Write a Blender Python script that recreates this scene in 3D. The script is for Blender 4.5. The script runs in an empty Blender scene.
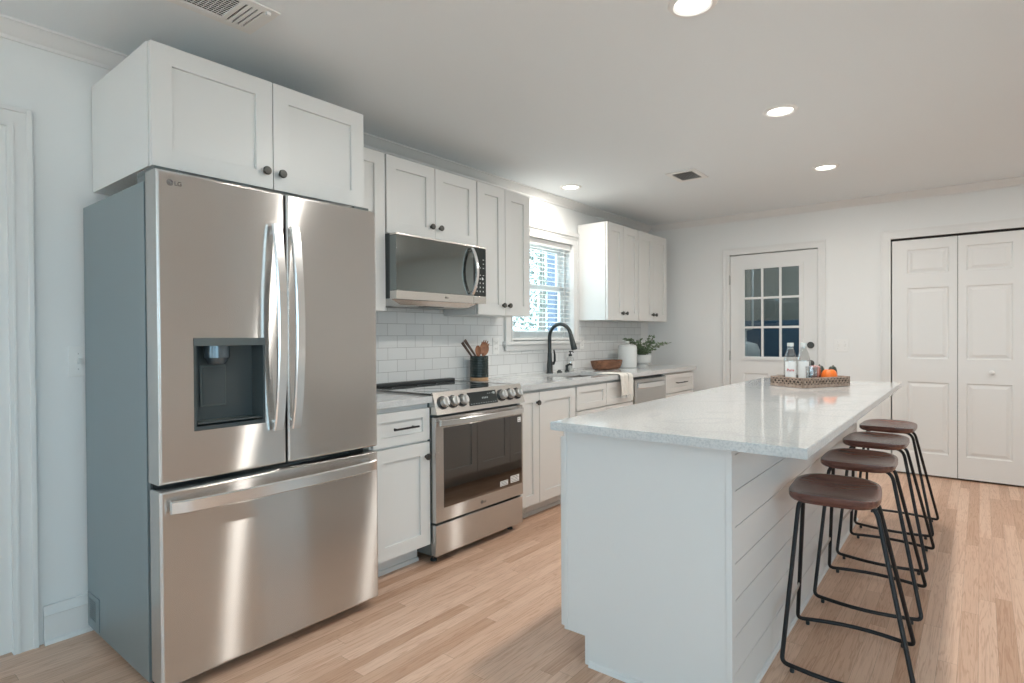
import bpy, bmesh, math, random
from mathutils import Vector, Matrix
random.seed(7)
SC = bpy.context.scene
COL = SC.collection

# ------------------------------------------------------------------ camera
cam_data = bpy.data.cameras.new('camera')
cam = bpy.data.objects.new('camera', cam_data)
COL.objects.link(cam)
cam_data.sensor_fit = 'HORIZONTAL'
cam_data.sensor_width = 36.0
cam_data.lens = 581.86 * 36.0 / 1024.0
cam_data.clip_start = 0.02
cam_data.clip_end = 200
FWD = Vector((-0.6273309, 0.7787035, -0.0087615))
RGT = Vector((0.7787525, 0.6273004, -0.0062174))
UPV = Vector((-0.0006546, 0.0107234, 0.9999423))
M = Matrix((RGT, UPV, -FWD)).transposed().to_4x4()
M.translation = Vector((2.947, 0.0, 1.2311))
cam.matrix_world = M
SC.camera = cam

# ------------------------------------------------------------------ world, sun, exposure
SC.view_settings.view_transform = 'Standard'
SC.view_settings.look = 'None'
SC.view_settings.gamma = 1.0
SC.view_settings.use_curve_mapping = False
SC.view_settings.exposure = 0.13
world = bpy.data.worlds.new('sky')
SC.world = world
world.use_nodes = True
bg = world.node_tree.nodes['Background']
bg.inputs[0].default_value = (0.56, 0.83, 1.0, 1)
bg.inputs[1].default_value = 5.0
sun_d = bpy.data.lights.new('sun', 'SUN')
sun_d.energy = 14.0
sun_d.angle = 0.02
sun_d.color = (1.0, 0.95, 0.86)
sun = bpy.data.objects.new('sun', sun_d)
COL.objects.link(sun)
sun.rotation_euler = (math.radians(28), math.radians(18), 0)
LAMP_W = 13.0
LAMP_COL = (1.0, 0.95, 0.885)


def portal(loc, rot, sx, sy):
    d = bpy.data.lights.new('window_portal', 'AREA')
    d.shape = 'RECTANGLE'
    d.size = sx
    d.size_y = sy
    d.cycles.is_portal = True
    o = bpy.data.objects.new('window_portal', d)
    COL.objects.link(o)
    o.location = loc
    o.rotation_euler = rot


# ------------------------------------------------------------------ materials
def _mat(name):
    m = bpy.data.materials.new(name)
    m.use_nodes = True
    nt = m.node_tree
    return m, nt, nt.nodes, nt.links, nt.nodes['Principled BSDF']


def mat(name, col, rough=0.5, metal=0.0, bump=0.0, bscale=200.0, vary=0.0, vscale=8.0, spec=0.5, coat=0.0, aniso=0.0, arot=0.0, trans=0.0, ior=1.45):
    m, nt, N, L, p = _mat(name)
    p.inputs['Base Color'].default_value = (*col, 1)
    p.inputs['Roughness'].default_value = rough
    p.inputs['Metallic'].default_value = metal
    p.inputs['Specular IOR Level'].default_value = spec
    p.inputs['Coat Weight'].default_value = coat
    p.inputs['Transmission Weight'].default_value = trans
    p.inputs['IOR'].default_value = ior
    tc = N.new('ShaderNodeTexCoord')
    if vary > 0:
        n = N.new('ShaderNodeTexNoise')
        n.inputs['Scale'].default_value = vscale
        n.inputs['Detail'].default_value = 4
        L.new(tc.outputs['Object'], n.inputs['Vector'])
        mx = N.new('ShaderNodeMix')
        mx.data_type = 'RGBA'
        mx.inputs[6].default_value = (*[c * (1 - vary) for c in col], 1)
        mx.inputs[7].default_value = (*[min(1, c * (1 + vary)) for c in col], 1)
        L.new(n.outputs['Fac'], mx.inputs[0])
        L.new(mx.outputs[2], p.inputs['Base Color'])
    if bump > 0:
        n = N.new('ShaderNodeTexNoise')
        n.inputs['Scale'].default_value = bscale
        n.inputs['Detail'].default_value = 2
        L.new(tc.outputs['Object'], n.inputs['Vector'])
        b = N.new('ShaderNodeBump')
        b.inputs['Strength'].default_value = bump
        b.inputs['Distance'].default_value = 0.002
        L.new(n.outputs['Fac'], b.inputs['Height'])
        L.new(b.outputs['Normal'], p.inputs['Normal'])
    if aniso:
        p.inputs['Anisotropic'].default_value = aniso
        p.inputs['Anisotropic Rotation'].default_value = arot
        t = N.new('ShaderNodeTangent')
        t.direction_type = 'RADIAL'
        t.axis = 'Z'
        L.new(t.outputs['Tangent'], p.inputs['Tangent'])
    return m


def steel_mat():
    """horizontally brushed steel: highlights stretch into tall narrow streaks"""
    m, nt, N, L, p = _mat('brushed_steel')
    out = N['Material Output']
    N.remove(p)
    t = N.new('ShaderNodeTangent')
    t.direction_type = 'RADIAL'
    t.axis = 'Z'
    sh = []
    for (r, a) in ((0.25, 0.87), (0.20, 0.45)):
        g = N.new('ShaderNodeBsdfAnisotropic')
        g.distribution = 'GGX'
        g.inputs['Color'].default_value = (0.68, 0.675, 0.66, 1)
        g.inputs['Roughness'].default_value = r
        g.inputs['Anisotropy'].default_value = a
        g.inputs['Rotation'].default_value = STEEL_ROT
        L.new(t.outputs['Tangent'], g.inputs['Tangent'])
        sh.append(g)
    mx = N.new('ShaderNodeMixShader')
    mx.inputs[0].default_value = 0.35
    L.new(sh[0].outputs[0], mx.inputs[1])
    L.new(sh[1].outputs[0], mx.inputs[2])
    L.new(mx.outputs[0], out.inputs[0])
    return m


STEEL_ROT = 0.0


def emit_mat(name, col, s):
    m, nt, N, L, p = _mat(name)
    p.inputs['Base Color'].default_value = (*col, 1)
    p.inputs['Emission Color'].default_value = (*col, 1)
    p.inputs['Emission Strength'].default_value = s
    return m


def pane_mat(name, tint=(1, 1, 1), gloss=1.0):
    m, nt, N, L, p = _mat(name)
    out = N['Material Output']
    N.remove(p)
    t = N.new('ShaderNodeBsdfTransparent')
    t.inputs[0].default_value = (*tint, 1)
    g = N.new('ShaderNodeBsdfGlossy')
    g.inputs['Roughness'].default_value = 0.01
    f = N.new('ShaderNodeLayerWeight')
    f.inputs['Blend'].default_value = 0.5
    mm = N.new('ShaderNodeMath')
    mm.operation = 'MULTIPLY_ADD'
    pw = N.new('ShaderNodeMath')
    pw.operation = 'POWER'
    pw.inputs[1].default_value = 4.0
    L.new(f.outputs['Facing'], pw.inputs[0])
    mm.inputs[1].default_value = 0.8
    mm.inputs[2].default_value = 0.045 * gloss
    L.new(pw.outputs[0], mm.inputs[0])
    mx = N.new('ShaderNodeMixShader')
    L.new(mm.outputs[0], mx.inputs[0])
    L.new(t.outputs[0], mx.inputs[1])
    L.new(g.outputs[0], mx.inputs[2])
    L.new(mx.outputs[0], out.inputs[0])
    return m


def math_node(N, L, op, a, b=None):
    n = N.new('ShaderNodeMath')
    n.operation = op
    for i, v in enumerate((a, b)):
        if v is None:
            continue
        if isinstance(v, (int, float)):
            n.inputs[i].default_value = v
        else:
            L.new(v, n.inputs[i])
    return n.outputs[0]


def floor_mat():
    m, nt, N, L, p = _mat('oak_floor')
    tc = N.new('ShaderNodeTexCoord')
    sep = N.new('ShaderNodeSeparateXYZ')
    L.new(tc.outputs['Object'], sep.inputs[0])
    X, Y = sep.outputs[0], sep.outputs[1]
    W, LEN = 0.060, 1.05
    row = math_node(N, L, 'FLOOR', math_node(N, L, 'DIVIDE', X, W))
    wn = N.new('ShaderNodeTexWhiteNoise')
    wn.noise_dimensions = '1D'
    L.new(row, wn.inputs['W'])
    off = math_node(N, L, 'MULTIPLY', wn.outputs['Value'], 7.3)
    yy = math_node(N, L, 'ADD', Y, off)
    t = math_node(N, L, 'DIVIDE', yy, LEN)
    pid = math_node(N, L, 'FLOOR', t)
    comb = N.new('ShaderNodeCombineXYZ')
    L.new(row, comb.inputs[0])
    L.new(pid, comb.inputs[1])
    w2 = N.new('ShaderNodeTexWhiteNoise')
    w2.noise_dimensions = '2D'
    L.new(comb.outputs[0], w2.inputs['Vector'])
    # grain: stretched noise, offset for each plank
    gv = N.new('ShaderNodeCombineXYZ')
    L.new(math_node(N, L, 'ADD', math_node(N, L, 'MULTIPLY', X, 34.0), math_node(N, L, 'MULTIPLY', w2.outputs['Value'], 91.0)), gv.inputs[0])
    L.new(math_node(N, L, 'ADD', math_node(N, L, 'MULTIPLY', Y, 1.6), math_node(N, L, 'MULTIPLY', w2.outputs['Value'], 37.0)), gv.inputs[1])
    g1 = N.new('ShaderNodeTexNoise')
    g1.inputs['Scale'].default_value = 1.0
    g1.inputs['Detail'].default_value = 3.0
    g1.inputs['Roughness'].default_value = 0.5
    g1.inputs['Distortion'].default_value = 0.6
    L.new(gv.outputs[0], g1.inputs['Vector'])
    ring = math_node(N, L, 'SINE', math_node(N, L, 'MULTIPLY', g1.outputs['Fac'], 46.0))
    ringp = math_node(N, L, 'POWER', math_node(N, L, 'MULTIPLY', math_node(N, L, 'ADD', ring, 1.0), 0.5), 4.0)
    fv = N.new('ShaderNodeCombineXYZ')
    L.new(math_node(N, L, 'MULTIPLY', X, 420.0), fv.inputs[0])
    L.new(math_node(N, L, 'MULTIPLY', Y, 9.0), fv.inputs[1])
    g2 = N.new('ShaderNodeTexNoise')
    g2.inputs['Scale'].default_value = 1.0
    g2.inputs['Detail'].default_value = 2.0
    L.new(fv.outputs[0], g2.inputs['Vector'])
    ramp = N.new('ShaderNodeValToRGB')
    e = ramp.color_ramp.elements
    e[0].position = 0.0
    e[0].color = FLOOR_A
    e[1].position = 1.0
    e[1].color = FLOOR_C
    k = e.new(0.5)
    k.color = FLOOR_B
    L.new(w2.outputs['Value'], ramp.inputs[0])
    dk = N.new('ShaderNodeMix')
    dk.data_type = 'RGBA'
    dk.blend_type = 'MULTIPLY'
    L.new(math_node(N, L, 'MULTIPLY', ringp, 0.42), dk.inputs[0])
    L.new(ramp.outputs[0], dk.inputs[6])
    dk.inputs[7].default_value = (0.62, 0.46, 0.36, 1)
    dk2 = N.new('ShaderNodeMix')
    dk2.data_type = 'RGBA'
    dk2.blend_type = 'MULTIPLY'
    L.new(math_node(N, L, 'MULTIPLY', math_node(N, L, 'GREATER_THAN', g2.outputs['Fac'], 0.58), 0.16), dk2.inputs[0])
    L.new(dk.outputs[2], dk2.inputs[6])
    dk2.inputs[7].default_value = (0.45, 0.32, 0.25, 1)
    # seams
    fx = math_node(N, L, 'FRACT', math_node(N, L, 'DIVIDE', X, W))
    fy = math_node(N, L, 'FRACT', t)
    sx = math_node(N, L, 'LESS_THAN', fx, 0.018)
    sy = math_node(N, L, 'LESS_THAN', fy, 0.0016)
    sm = math_node(N, L, 'MAXIMUM', sx, sy)
    dk3 = N.new('ShaderNodeMix')
    dk3.data_type = 'RGBA'
    L.new(math_node(N, L, 'MULTIPLY', sm, 0.6), dk3.inputs[0])
    L.new(dk2.outputs[2], dk3.inputs[6])
    dk3.inputs[7].default_value = (0.22, 0.12, 0.07, 1)
    L.new(dk3.outputs[2], p.inputs['Base Color'])
    p.inputs['Roughness'].default_value = 0.42
    b = N.new('ShaderNodeBump')
    b.inputs['Strength'].default_value = 0.15
    b.inputs['Distance'].default_value = 0.001
    L.new(math_node(N, L, 'SUBTRACT', 1.0, sm), b.inputs['Height'])
    L.new(b.outputs['Normal'], p.inputs['Normal'])
    return m


def quartz_mat():
    m, nt, N, L, p = _mat('quartz')
    tc = N.new('ShaderNodeTexCoord')
    n1 = N.new('ShaderNodeTexNoise')
    n1.inputs['Scale'].default_value = 1.6
    n1.inputs['Detail'].default_value = 6
    n1.inputs['Distortion'].default_value = 1.4
    L.new(tc.outputs['Object'], n1.inputs['Vector'])
    r1 = N.new('ShaderNodeValToRGB')
    e = r1.color_ramp.elements
    e[0].position = 0.47
    e[0].color = (0, 0, 0, 1)
    e[1].position = 0.53
    e[1].color = (0, 0, 0, 1)
    k = e.new(0.5)
    k.color = (1, 1, 1, 1)
    L.new(n1.outputs['Fac'], r1.inputs[0])
    n2 = N.new('ShaderNodeTexNoise')
    n2.inputs['Scale'].default_value = 150
    n2.inputs['Detail'].default_value = 3
    L.new(tc.outputs['Object'], n2.inputs['Vector'])
    r2 = N.new('ShaderNodeValToRGB')
    r2.color_ramp.elements[0].position = 0.34
    r2.color_ramp.elements[0].color = (0.53, 0.55, 0.555, 1)
    r2.color_ramp.elements[1].position = 0.56
    r2.color_ramp.elements[1].color = (0.66, 0.67, 0.665, 1)
    L.new(n2.outputs['Fac'], r2.inputs[0])
    mx = N.new('ShaderNodeMix')
    mx.data_type = 'RGBA'
    L.new(math_node(N, L, 'MULTIPLY', r1.outputs[0], 0.45), mx.inputs[0])
    L.new(r2.outputs[0], mx.inputs[6])
    mx.inputs[7].default_value = (0.52, 0.54, 0.545, 1)
    L.new(mx.outputs[2], p.inputs['Base Color'])
    p.inputs['Roughness'].default_value = 0.07
    return m


def tile_mat():
    m, nt, N, L, p = _mat('subway_tile')
    tc = N.new('ShaderNodeTexCoord')
    sep = N.new('ShaderNodeSeparateXYZ')
    L.new(tc.outputs['Object'], sep.inputs[0])
    cb = N.new('ShaderNodeCombineXYZ')
    L.new(sep.outputs[1], cb.inputs[0])
    L.new(sep.outputs[2], cb.inputs[1])
    br = N.new('ShaderNodeTexBrick')
    br.offset = 0.5
    br.inputs['Scale'].default_value = 1.0
    br.inputs['Brick Width'].default_value = 0.154
    br.inputs['Row Height'].default_value = 0.0775
    br.inputs['Mortar Size'].default_value = 0.0016
    br.inputs['Mortar Smooth'].default_value = 0.1
    br.inputs['Color1'].default_value = (0.80, 0.81, 0.80, 1)
    br.inputs['Color2'].default_value = (0.76, 0.77, 0.765, 1)
    br.inputs['Mortar'].default_value = (0.48, 0.48, 0.47, 1)
    L.new(cb.outputs[0], br.inputs['Vector'])
    L.new(br.outputs['Color'], p.inputs['Base Color'])
    p.inputs['Roughness'].default_value = 0.12
    b = N.new('ShaderNodeBump')
    b.inputs['Strength'].default_value = 0.5
    b.inputs['Distance'].default_value = 0.002
    L.new(math_node(N, L, 'SUBTRACT', 1.0, br.outputs['Fac']), b.inputs['Height'])
    L.new(b.outputs['Normal'], p.inputs['Normal'])
    return m


def wood_mat(name, ca, cb_, sx=60, sy=4, rough=0.4, axis=0):
    """long grain along y of the object (axis 0: rings across x)"""
    m, nt, N, L, p = _mat(name)
    tc = N.new('ShaderNodeTexCoord')
    mp = N.new('ShaderNodeMapping')
    mp.inputs['Scale'].default_value = (sx, sy, sx) if axis == 0 else (sy, sx, sx)
    L.new(tc.outputs['Object'], mp.inputs[0])
    n = N.new('ShaderNodeTexNoise')
    n.inputs['Scale'].default_value = 1
    n.inputs['Detail'].default_value = 5
    n.inputs['Distortion'].default_value = 0.8
    L.new(mp.outputs[0], n.inputs['Vector'])
    r = N.new('ShaderNodeValToRGB')
    r.color_ramp.elements[0].position = 0.3
    r.color_ramp.elements[0].color = (*ca, 1)
    r.color_ramp.elements[1].position = 0.7
    r.color_ramp.elements[1].color = (*cb_, 1)
    L.new(n.outputs['Fac'], r.inputs[0])
    L.new(r.outputs[0], p.inputs['Base Color'])
    p.inputs['Roughness'].default_value = rough
    return m


FLOOR_A = (0.57, 0.355, 0.240, 1)
FLOOR_B = (0.68, 0.455, 0.328, 1)
FLOOR_C = (0.75, 0.525, 0.392, 1)
MT = dict(
    wall=mat('wall_paint', (0.79, 0.80, 0.79), 0.7, bump=0.03, bscale=160),
    ceil=mat('ceiling_paint', (0.81, 0.855, 0.875), 0.9),
    trim=mat('trim_paint', (0.76, 0.76, 0.745), 0.35),
    cab=mat('cabinet_paint', (0.74, 0.74, 0.72), 0.32),
    island=mat('island_paint', (0.74, 0.745, 0.735), 0.32),
    floor=floor_mat(), quartz=quartz_mat(), tile=tile_mat(),
    steel=steel_mat(),
    steel2=mat('satin_steel', (0.66, 0.64, 0.61), 0.25, 1.0),
    chrome=mat('bright_steel', (0.82, 0.83, 0.83), 0.24, 1.0),
    fside=mat('grey_enamel', (0.255, 0.31, 0.325), 0.36, 0.45, bump=0.02, bscale=300),
    dark=mat('dark_plastic', (0.035, 0.04, 0.042), 0.4),
    slate=mat('slate_plastic', (0.060, 0.075, 0.078), 0.3),
    slate2=mat('slate_plastic_light', (0.11, 0.13, 0.13), 0.3),
    black=mat('black_metal', (0.022, 0.022, 0.024), 0.38, 0.4),
    bronze=mat('dark_bronze', (0.085, 0.085, 0.08), 0.38, 0.6),
    bglass=mat('black_glass', (0.018, 0.020, 0.022), 0.03, 0.0, ior=3.0, coat=1.0),
    bglass2=mat('display_glass', (0.030, 0.036, 0.036), 0.08, 0.0),
    oglass=mat('oven_glass', (0.20, 0.195, 0.19), 0.03, 1.0),
    mglass=mat('microwave_glass', (0.26, 0.29, 0.29), 0.07, 1.0),
    faucet=mat('faucet_black', (0.055, 0.062, 0.062), 0.36, 0.6),
    lens=emit_mat('lamp_lens', (1.0, 0.97, 0.92), 6.0),
    white=mat('white_plastic', (0.82, 0.82, 0.80), 0.3),
    mark=mat('white_mark', (0.75, 0.78, 0.78), 0.5),
    logo=mat('logo_grey', (0.10, 0.10, 0.10), 0.4),
    walnut=wood_mat('walnut', (0.090, 0.036, 0.028), (0.195, 0.088, 0.067), 55, 5, 0.24, axis=1),
    bowlw=wood_mat('bowl_wood', (0.11, 0.045, 0.022), (0.27, 0.12, 0.06), 60, 6, 0.5, axis=0),
    spoonw=wood_mat('spoon_wood', (0.25, 0.10, 0.05), (0.42, 0.19, 0.10), 40, 40, 0.5),
    tongw=wood_mat('dark_spoon_wood', (0.06, 0.04, 0.032), (0.14, 0.09, 0.07), 40, 40, 0.5),
    beech=mat('pale_wood', (0.55, 0.34, 0.19), 0.5, vary=0.15, vscale=60),
    crock=mat('green_black_glaze', (0.030, 0.042, 0.040), 0.22, vary=0.2, vscale=20),
    trayw=wood_mat('tray_wood', (0.27, 0.19, 0.145), (0.50, 0.385, 0.31), 50, 50, 0.6),
    hole_shade=mat('lattice_hole_shade', (0.035, 0.024, 0.018), 0.7),
    ceramic=mat('white_ceramic', (0.78, 0.79, 0.77), 0.25),
    leaf=mat('leaf_green', (0.165, 0.235, 0.13), 0.5, vary=0.5, vscale=40),
    leaf2=mat('leaf_grey_green', (0.085, 0.115, 0.10), 0.55, vary=0.4, vscale=40),
    twig=mat('twig', (0.12, 0.09, 0.05), 0.7),
    cloth=mat('cream_cloth', (0.80, 0.77, 0.71), 0.9, bump=0.25, bscale=500),
    cstripe=mat('grey_stripe_cloth', (0.28, 0.26, 0.24), 0.9),
    orange=mat('pumpkin_skin', (0.90, 0.20, 0.03), 0.4, vary=0.15, vscale=30),
    gourd=mat('gourd_skin', (0.030, 0.050, 0.042), 0.45, vary=0.6, vscale=50),
    pink=mat('pink_paper', (0.86, 0.42, 0.40), 0.7, vary=0.15, vscale=60),
    bottle=pane_mat('bottle_glass', (0.95, 0.96, 0.96), 3.0),
    water=mat('label_white', (0.84, 0.85, 0.84), 0.4),
    red=mat('label_red', (0.60, 0.06, 0.07), 0.5),
    cap=mat('cap_clear_grey', (0.60, 0.64, 0.63), 0.25),
    pane=pane_mat('window_pane', (0.94, 0.97, 0.97), 0.8),
    dpane=pane_mat('door_pane', (0.78, 0.82, 0.82), 1.6),
    blind=mat('blind_slat', (0.82, 0.82, 0.80), 0.4),
    shadow=mat('dark_gap', (0.02, 0.02, 0.02), 0.8),
    bounce_ground=mat('pale_bounce_ground', (0.50, 0.50, 0.49), 0.9, vary=0.1, vscale=3),  # outside ground made pale to bounce sunlight up to the ceiling
    bark=mat('bark', (0.09, 0.09, 0.085), 0.9, vary=0.4, vscale=12),
    utilw=mat('utility_wall', (0.30, 0.31, 0.29), 0.8, vary=0.08, vscale=2),
    blue=mat('blue_enamel', (0.05, 0.11, 0.19), 0.3),
    hingem=mat('hinge_steel', (0.45, 0.45, 0.44), 0.35, 0.9),
    kettle=mat('tank_white', (0.62, 0.66, 0.70), 0.35),
    fence=mat('exterior_post', (0.06, 0.085, 0.13), 0.6),
)

# ------------------------------------------------------------------ mesh helpers
ROOT = {}


def root_off(o):
    while o is not None:
        if o.name in ROOT:
            return ROOT[o.name]
        o = o.parent
    return Vector((0, 0, 0))


class MB:
    def __init__(s):
        s.bm = bmesh.new()
        s.hard = False

    def box(s, x0, x1, y0, y1, z0, z1, bev=0.0, seg=2):
        bm = s.bm
        x0, x1 = min(x0, x1), max(x0, x1)
        y0, y1 = min(y0, y1), max(y0, y1)
        z0, z1 = min(z0, z1), max(z0, z1)
        v = [bm.verts.new((x, y, z)) for z in (z0, z1) for y in (y0, y1) for x in (x0, x1)]
        F = [(0, 2, 3, 1), (4, 5, 7, 6), (0, 1, 5, 4), (2, 6, 7, 3), (0, 4, 6, 2), (1, 3, 7, 5)]
        fs = [bm.faces.new([v[i] for i in f]) for f in F]
        if bev > 0:
            s.hard = True
            es = list({e for f in fs for e in f.edges})
            bmesh.ops.bevel(bm, geom=es, offset=bev, segments=seg, affect='EDGES', profile=0.5)
        return s

    def fbox(s, face, base, a0, a1, b0, b1, c0, c1, bev=0.0, seg=2):
        if face == '+x':
            return s.box(base + c0, base + c1, a0, a1, b0, b1, bev, seg)
        if face == '-x':
            return s.box(base - c0, base - c1, a0, a1, b0, b1, bev, seg)
        if face == '-y':
            return s.box(a0, a1, base - c0, base - c1, b0, b1, bev, seg)
        if face == '+y':
            return s.box(a0, a1, base + c0, base + c1, b0, b1, bev, seg)

    def raw(s, verts, faces):
        v = [s.bm.verts.new(p) for p in verts]
        out = []
        for f in faces:
            try:
                out.append(s.bm.faces.new([v[i] for i in f]))
            except ValueError:
                pass
        return v, out

    def prism(s, pts, d):
        """polygon pts (3d) extruded by vector d"""
        d = Vector(d)
        n = len(pts)
        V = [Vector(p) for p in pts] + [Vector(p) + d for p in pts]
        F = [tuple(range(n))[::-1], tuple(range(n, 2 * n))] + [(i, (i + 1) % n, n + (i + 1) % n, n + i) for i in range(n)]
        return s.raw(V, F)

    def lathe(s, prof, c, axis='z', seg=24, sx=1.0, sy=1.0, caps=True):
        c = Vector(c)
        rings = []
        for (r, h) in prof:
            ring = []
            for k in range(seg):
                a = 2 * math.pi * k / seg
                u, w = r * math.cos(a) * sx, r * math.sin(a) * sy
                if axis == 'z':
                    p = (u, w, h)
                elif axis == 'x':
                    p = (h, u, w)
                else:
                    p = (w, h, u)
                ring.append(s.bm.verts.new(c + Vector(p)))
            rings.append(ring)
        for a, b in zip(rings, rings[1:]):
            for k in range(seg):
                s.bm.faces.new((a[k], a[(k + 1) % seg], b[(k + 1) % seg], b[k]))
        if caps:
            if prof[0][0] > 1e-6:
                s.bm.faces.new(rings[0][::-1])
            if prof[-1][0] > 1e-6:
                s.bm.faces.new(rings[-1])
        return s

    def tube(s, pts, r, seg=10, closed=False, radii=None, flat=None):
        pts = [Vector(p) for p in pts]
        n = len(pts)
        rings = []
        up = None
        for i in range(n):
            if closed:
                t = (pts[(i + 1) % n] - pts[i - 1]).normalized()
            else:
                t = (pts[min(i + 1, n - 1)] - pts[max(i - 1, 0)]).normalized()
            if up is None:
                up = Vector((0, 0, 1)) if abs(t.z) < 0.9 else Vector((1, 0, 0))
            a = t.cross(up)
            if a.length < 1e-6:
                a = t.cross(Vector((0, 1, 0)))
            a.normalize()
            b = a.cross(t).normalized()
            up = b
            rr = radii[i] if radii else r
            fa, fb = flat if flat else (1, 1)
            rings.append([s.bm.verts.new(pts[i] + a * math.cos(q) * rr * fa + b * math.sin(q) * rr * fb) for q in [2 * math.pi * k / seg for k in range(seg)]])
        m = n if closed else n - 1
        for i in range(m):
            A, B = rings[i], rings[(i + 1) % n]
            for k in range(seg):
                s.bm.faces.new((A[k], A[(k + 1) % seg], B[(k + 1) % seg], B[k]))
        if not closed:
            s.bm.faces.new(rings[0][::-1])
            s.bm.faces.new(rings[-1])
        return s

    def sweep_rect(s, pts, wv, hw, ht, nrm):
        """flat bar along pts: half width hw along vector wv, half thickness ht along nrm list/vec"""
        wv = Vector(wv)
        rings = []
        for i, p in enumerate(pts):
            p = Vector(p)
            nv = Vector(nrm[i]) if isinstance(nrm, list) else Vector(nrm)
            h = hw[i] if isinstance(hw, list) else hw
            cs = []
            for (a, b) in ((-1, -.4), (-.8, -1), (.8, -1), (1, -.4), (1, .4), (.8, 1), (-.8, 1), (-1, .4)):
                cs.append(s.bm.verts.new(p + wv * a * h + nv * b * ht))
            rings.append(cs)
        for A, B in zip(rings, rings[1:]):
            for k in range(8):
                s.bm.faces.new((A[k], A[(k + 1) % 8], B[(k + 1) % 8], B[k]))
        s.bm.faces.new(rings[0][::-1])
        s.bm.faces.new(rings[-1])
        return s

    def shaker(s, face, base, a0, a1, b0, b1, t=0.02, fw=0.07, rec=0.012, bev=0.0008):
        """a framed door with a recessed flat panel, one welded shell"""
        def P(a, b, c):
            return {'+x': (base + c, a, b), '-x': (base - c, a, b), '-y': (a, base - c, b), '+y': (a, base + c, b)}[face]
        R = lambda i, c: [P(a0 + i, b0 + i, c), P(a1 - i, b0 + i, c), P(a1 - i, b1 - i, c), P(a0 + i, b1 - i, c)]
        V = R(0, 0) + R(0, t - bev) + R(bev, t) + R(fw, t) + R(fw + bev, t - bev) + R(fw + bev, t - rec)
        F = [(3, 2, 1, 0)]
        for k in range(5):
            for i in range(4):
                j = (i + 1) % 4
                F.append((k * 4 + i, k * 4 + j, k * 4 + 4 + j, k * 4 + 4 + i))
        F.append((20, 21, 22, 23))
        s.raw(V, F)
        return s

    def ring(s, face, base, o, i, c0, c1):
        """rectangular plate with a rectangular hole; o,i = (a0,a1,b0,b1)"""
        def P(a, b, c):
            return {'+x': (base + c, a, b), '-x': (base - c, a, b), '-y': (a, base - c, b), '+y': (a, base + c, b), '+z': (a, b, base + c)}[face]
        R = lambda q, c: [P(q[0], q[2], c), P(q[1], q[2], c), P(q[1], q[3], c), P(q[0], q[3], c)]
        V = R(o, c0) + R(o, c1) + R(i, c1) + R(i, c0)
        F = []
        for k in range(4):
            n = (k + 1) % 4
            for q in range(4):
                j = (q + 1) % 4
                F.append((k * 4 + q, k * 4 + j, n * 4 + j, n * 4 + q))
        s.raw(V, F)
        return s

    def paneled(s, face, base, a0, a1, b0, b1, t, panels, prof=((0.0, 0.0), (0.010, -0.009), (0.022, -0.009), (0.045, -0.002))):
        """slab whose front carries raised panels; panels = list of (a0,a1,b0,b1); hole panels carry a 5th item True"""
        def P(a, b, c):
            return {'+x': (base + c, a, b), '-x': (base - c, a, b), '-y': (a, base - c, b), '+y': (a, base + c, b)}[face]
        As = sorted({a0, a1} | {q for p in panels for q in p[:2]})
        Bs = sorted({b0, b1} | {q for p in panels for q in p[2:4]})
        def inside(a, b):
            for p in panels:
                if p[0] < a < p[1] and p[2] < b < p[3]:
                    return p
            return None
        for x0, x1 in zip(As, As[1:]):
            for z0, z1 in zip(Bs, Bs[1:]):
                if not inside((x0 + x1) / 2, (z0 + z1) / 2):
                    s.raw([P(x0, z0, t), P(x1, z0, t), P(x1, z1, t), P(x0, z1, t)], [(0, 1, 2, 3)])
                    s.raw([P(x0, z0, 0), P(x1, z0, 0), P(x1, z1, 0), P(x0, z1, 0)], [(3, 2, 1, 0)])
        for p in panels:
            if len(p) > 4:
                V = [P(p[0], p[2], 0), P(p[1], p[2], 0), P(p[1], p[3], 0), P(p[0], p[3], 0), P(p[0], p[2], t), P(p[1], p[2], t), P(p[1], p[3], t), P(p[0], p[3], t)]
                s.raw(V, [(i, (i + 1) % 4, 4 + (i + 1) % 4, 4 + i) for i in range(4)])
                continue
            V = []
            for (ins, dc) in prof:
                V += [P(p[0] + ins, p[2] + ins, t + dc), P(p[1] - ins, p[2] + ins, t + dc), P(p[1] - ins, p[3] - ins, t + dc), P(p[0] + ins, p[3] - ins, t + dc)]
            F = []
            for k in range(len(prof) - 1):
                for i in range(4):
                    j = (i + 1) % 4
                    F.append((k * 4 + i, k * 4 + j, k * 4 + 4 + j, k * 4 + 4 + i))
            q = (len(prof) - 1) * 4
            F.append((q, q + 1, q + 2, q + 3))
            s.raw(V, F)
            s.raw([P(p[0], p[2], 0), P(p[1], p[2], 0), P(p[1], p[3], 0), P(p[0], p[3], 0)], [(3, 2, 1, 0)])
        V = [P(a0, b0, 0), P(a1, b0, 0), P(a1, b1, 0), P(a0, b1, 0), P(a0, b0, t), P(a1, b0, t), P(a1, b1, t), P(a0, b1, t)]
        s.raw(V, [(i, (i + 1) % 4, 4 + (i + 1) % 4, 4 + i) for i in range(4)])
        return s

    def build(s, name, m, parent=None, smooth=30, weld=True):
        if weld:
            bmesh.ops.remove_doubles(s.bm, verts=s.bm.verts, dist=1e-5)
        bmesh.ops.recalc_face_normals(s.bm, faces=s.bm.faces)
        off = root_off(parent)
        if off.length > 0:
            bmesh.ops.translate(s.bm, verts=s.bm.verts, vec=-off)
        me = bpy.data.meshes.new(name)
        s.bm.to_mesh(me)
        s.bm.free()
        for q in (m if isinstance(m, (list, tuple)) else [m]):
            me.materials.append(q)
        if smooth:
            for p in me.polygons:
                p.use_smooth = True
            me.set_sharp_from_angle(angle=math.radians(smooth))
        o = bpy.data.objects.new(name, me)
        COL.objects.link(o)
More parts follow.
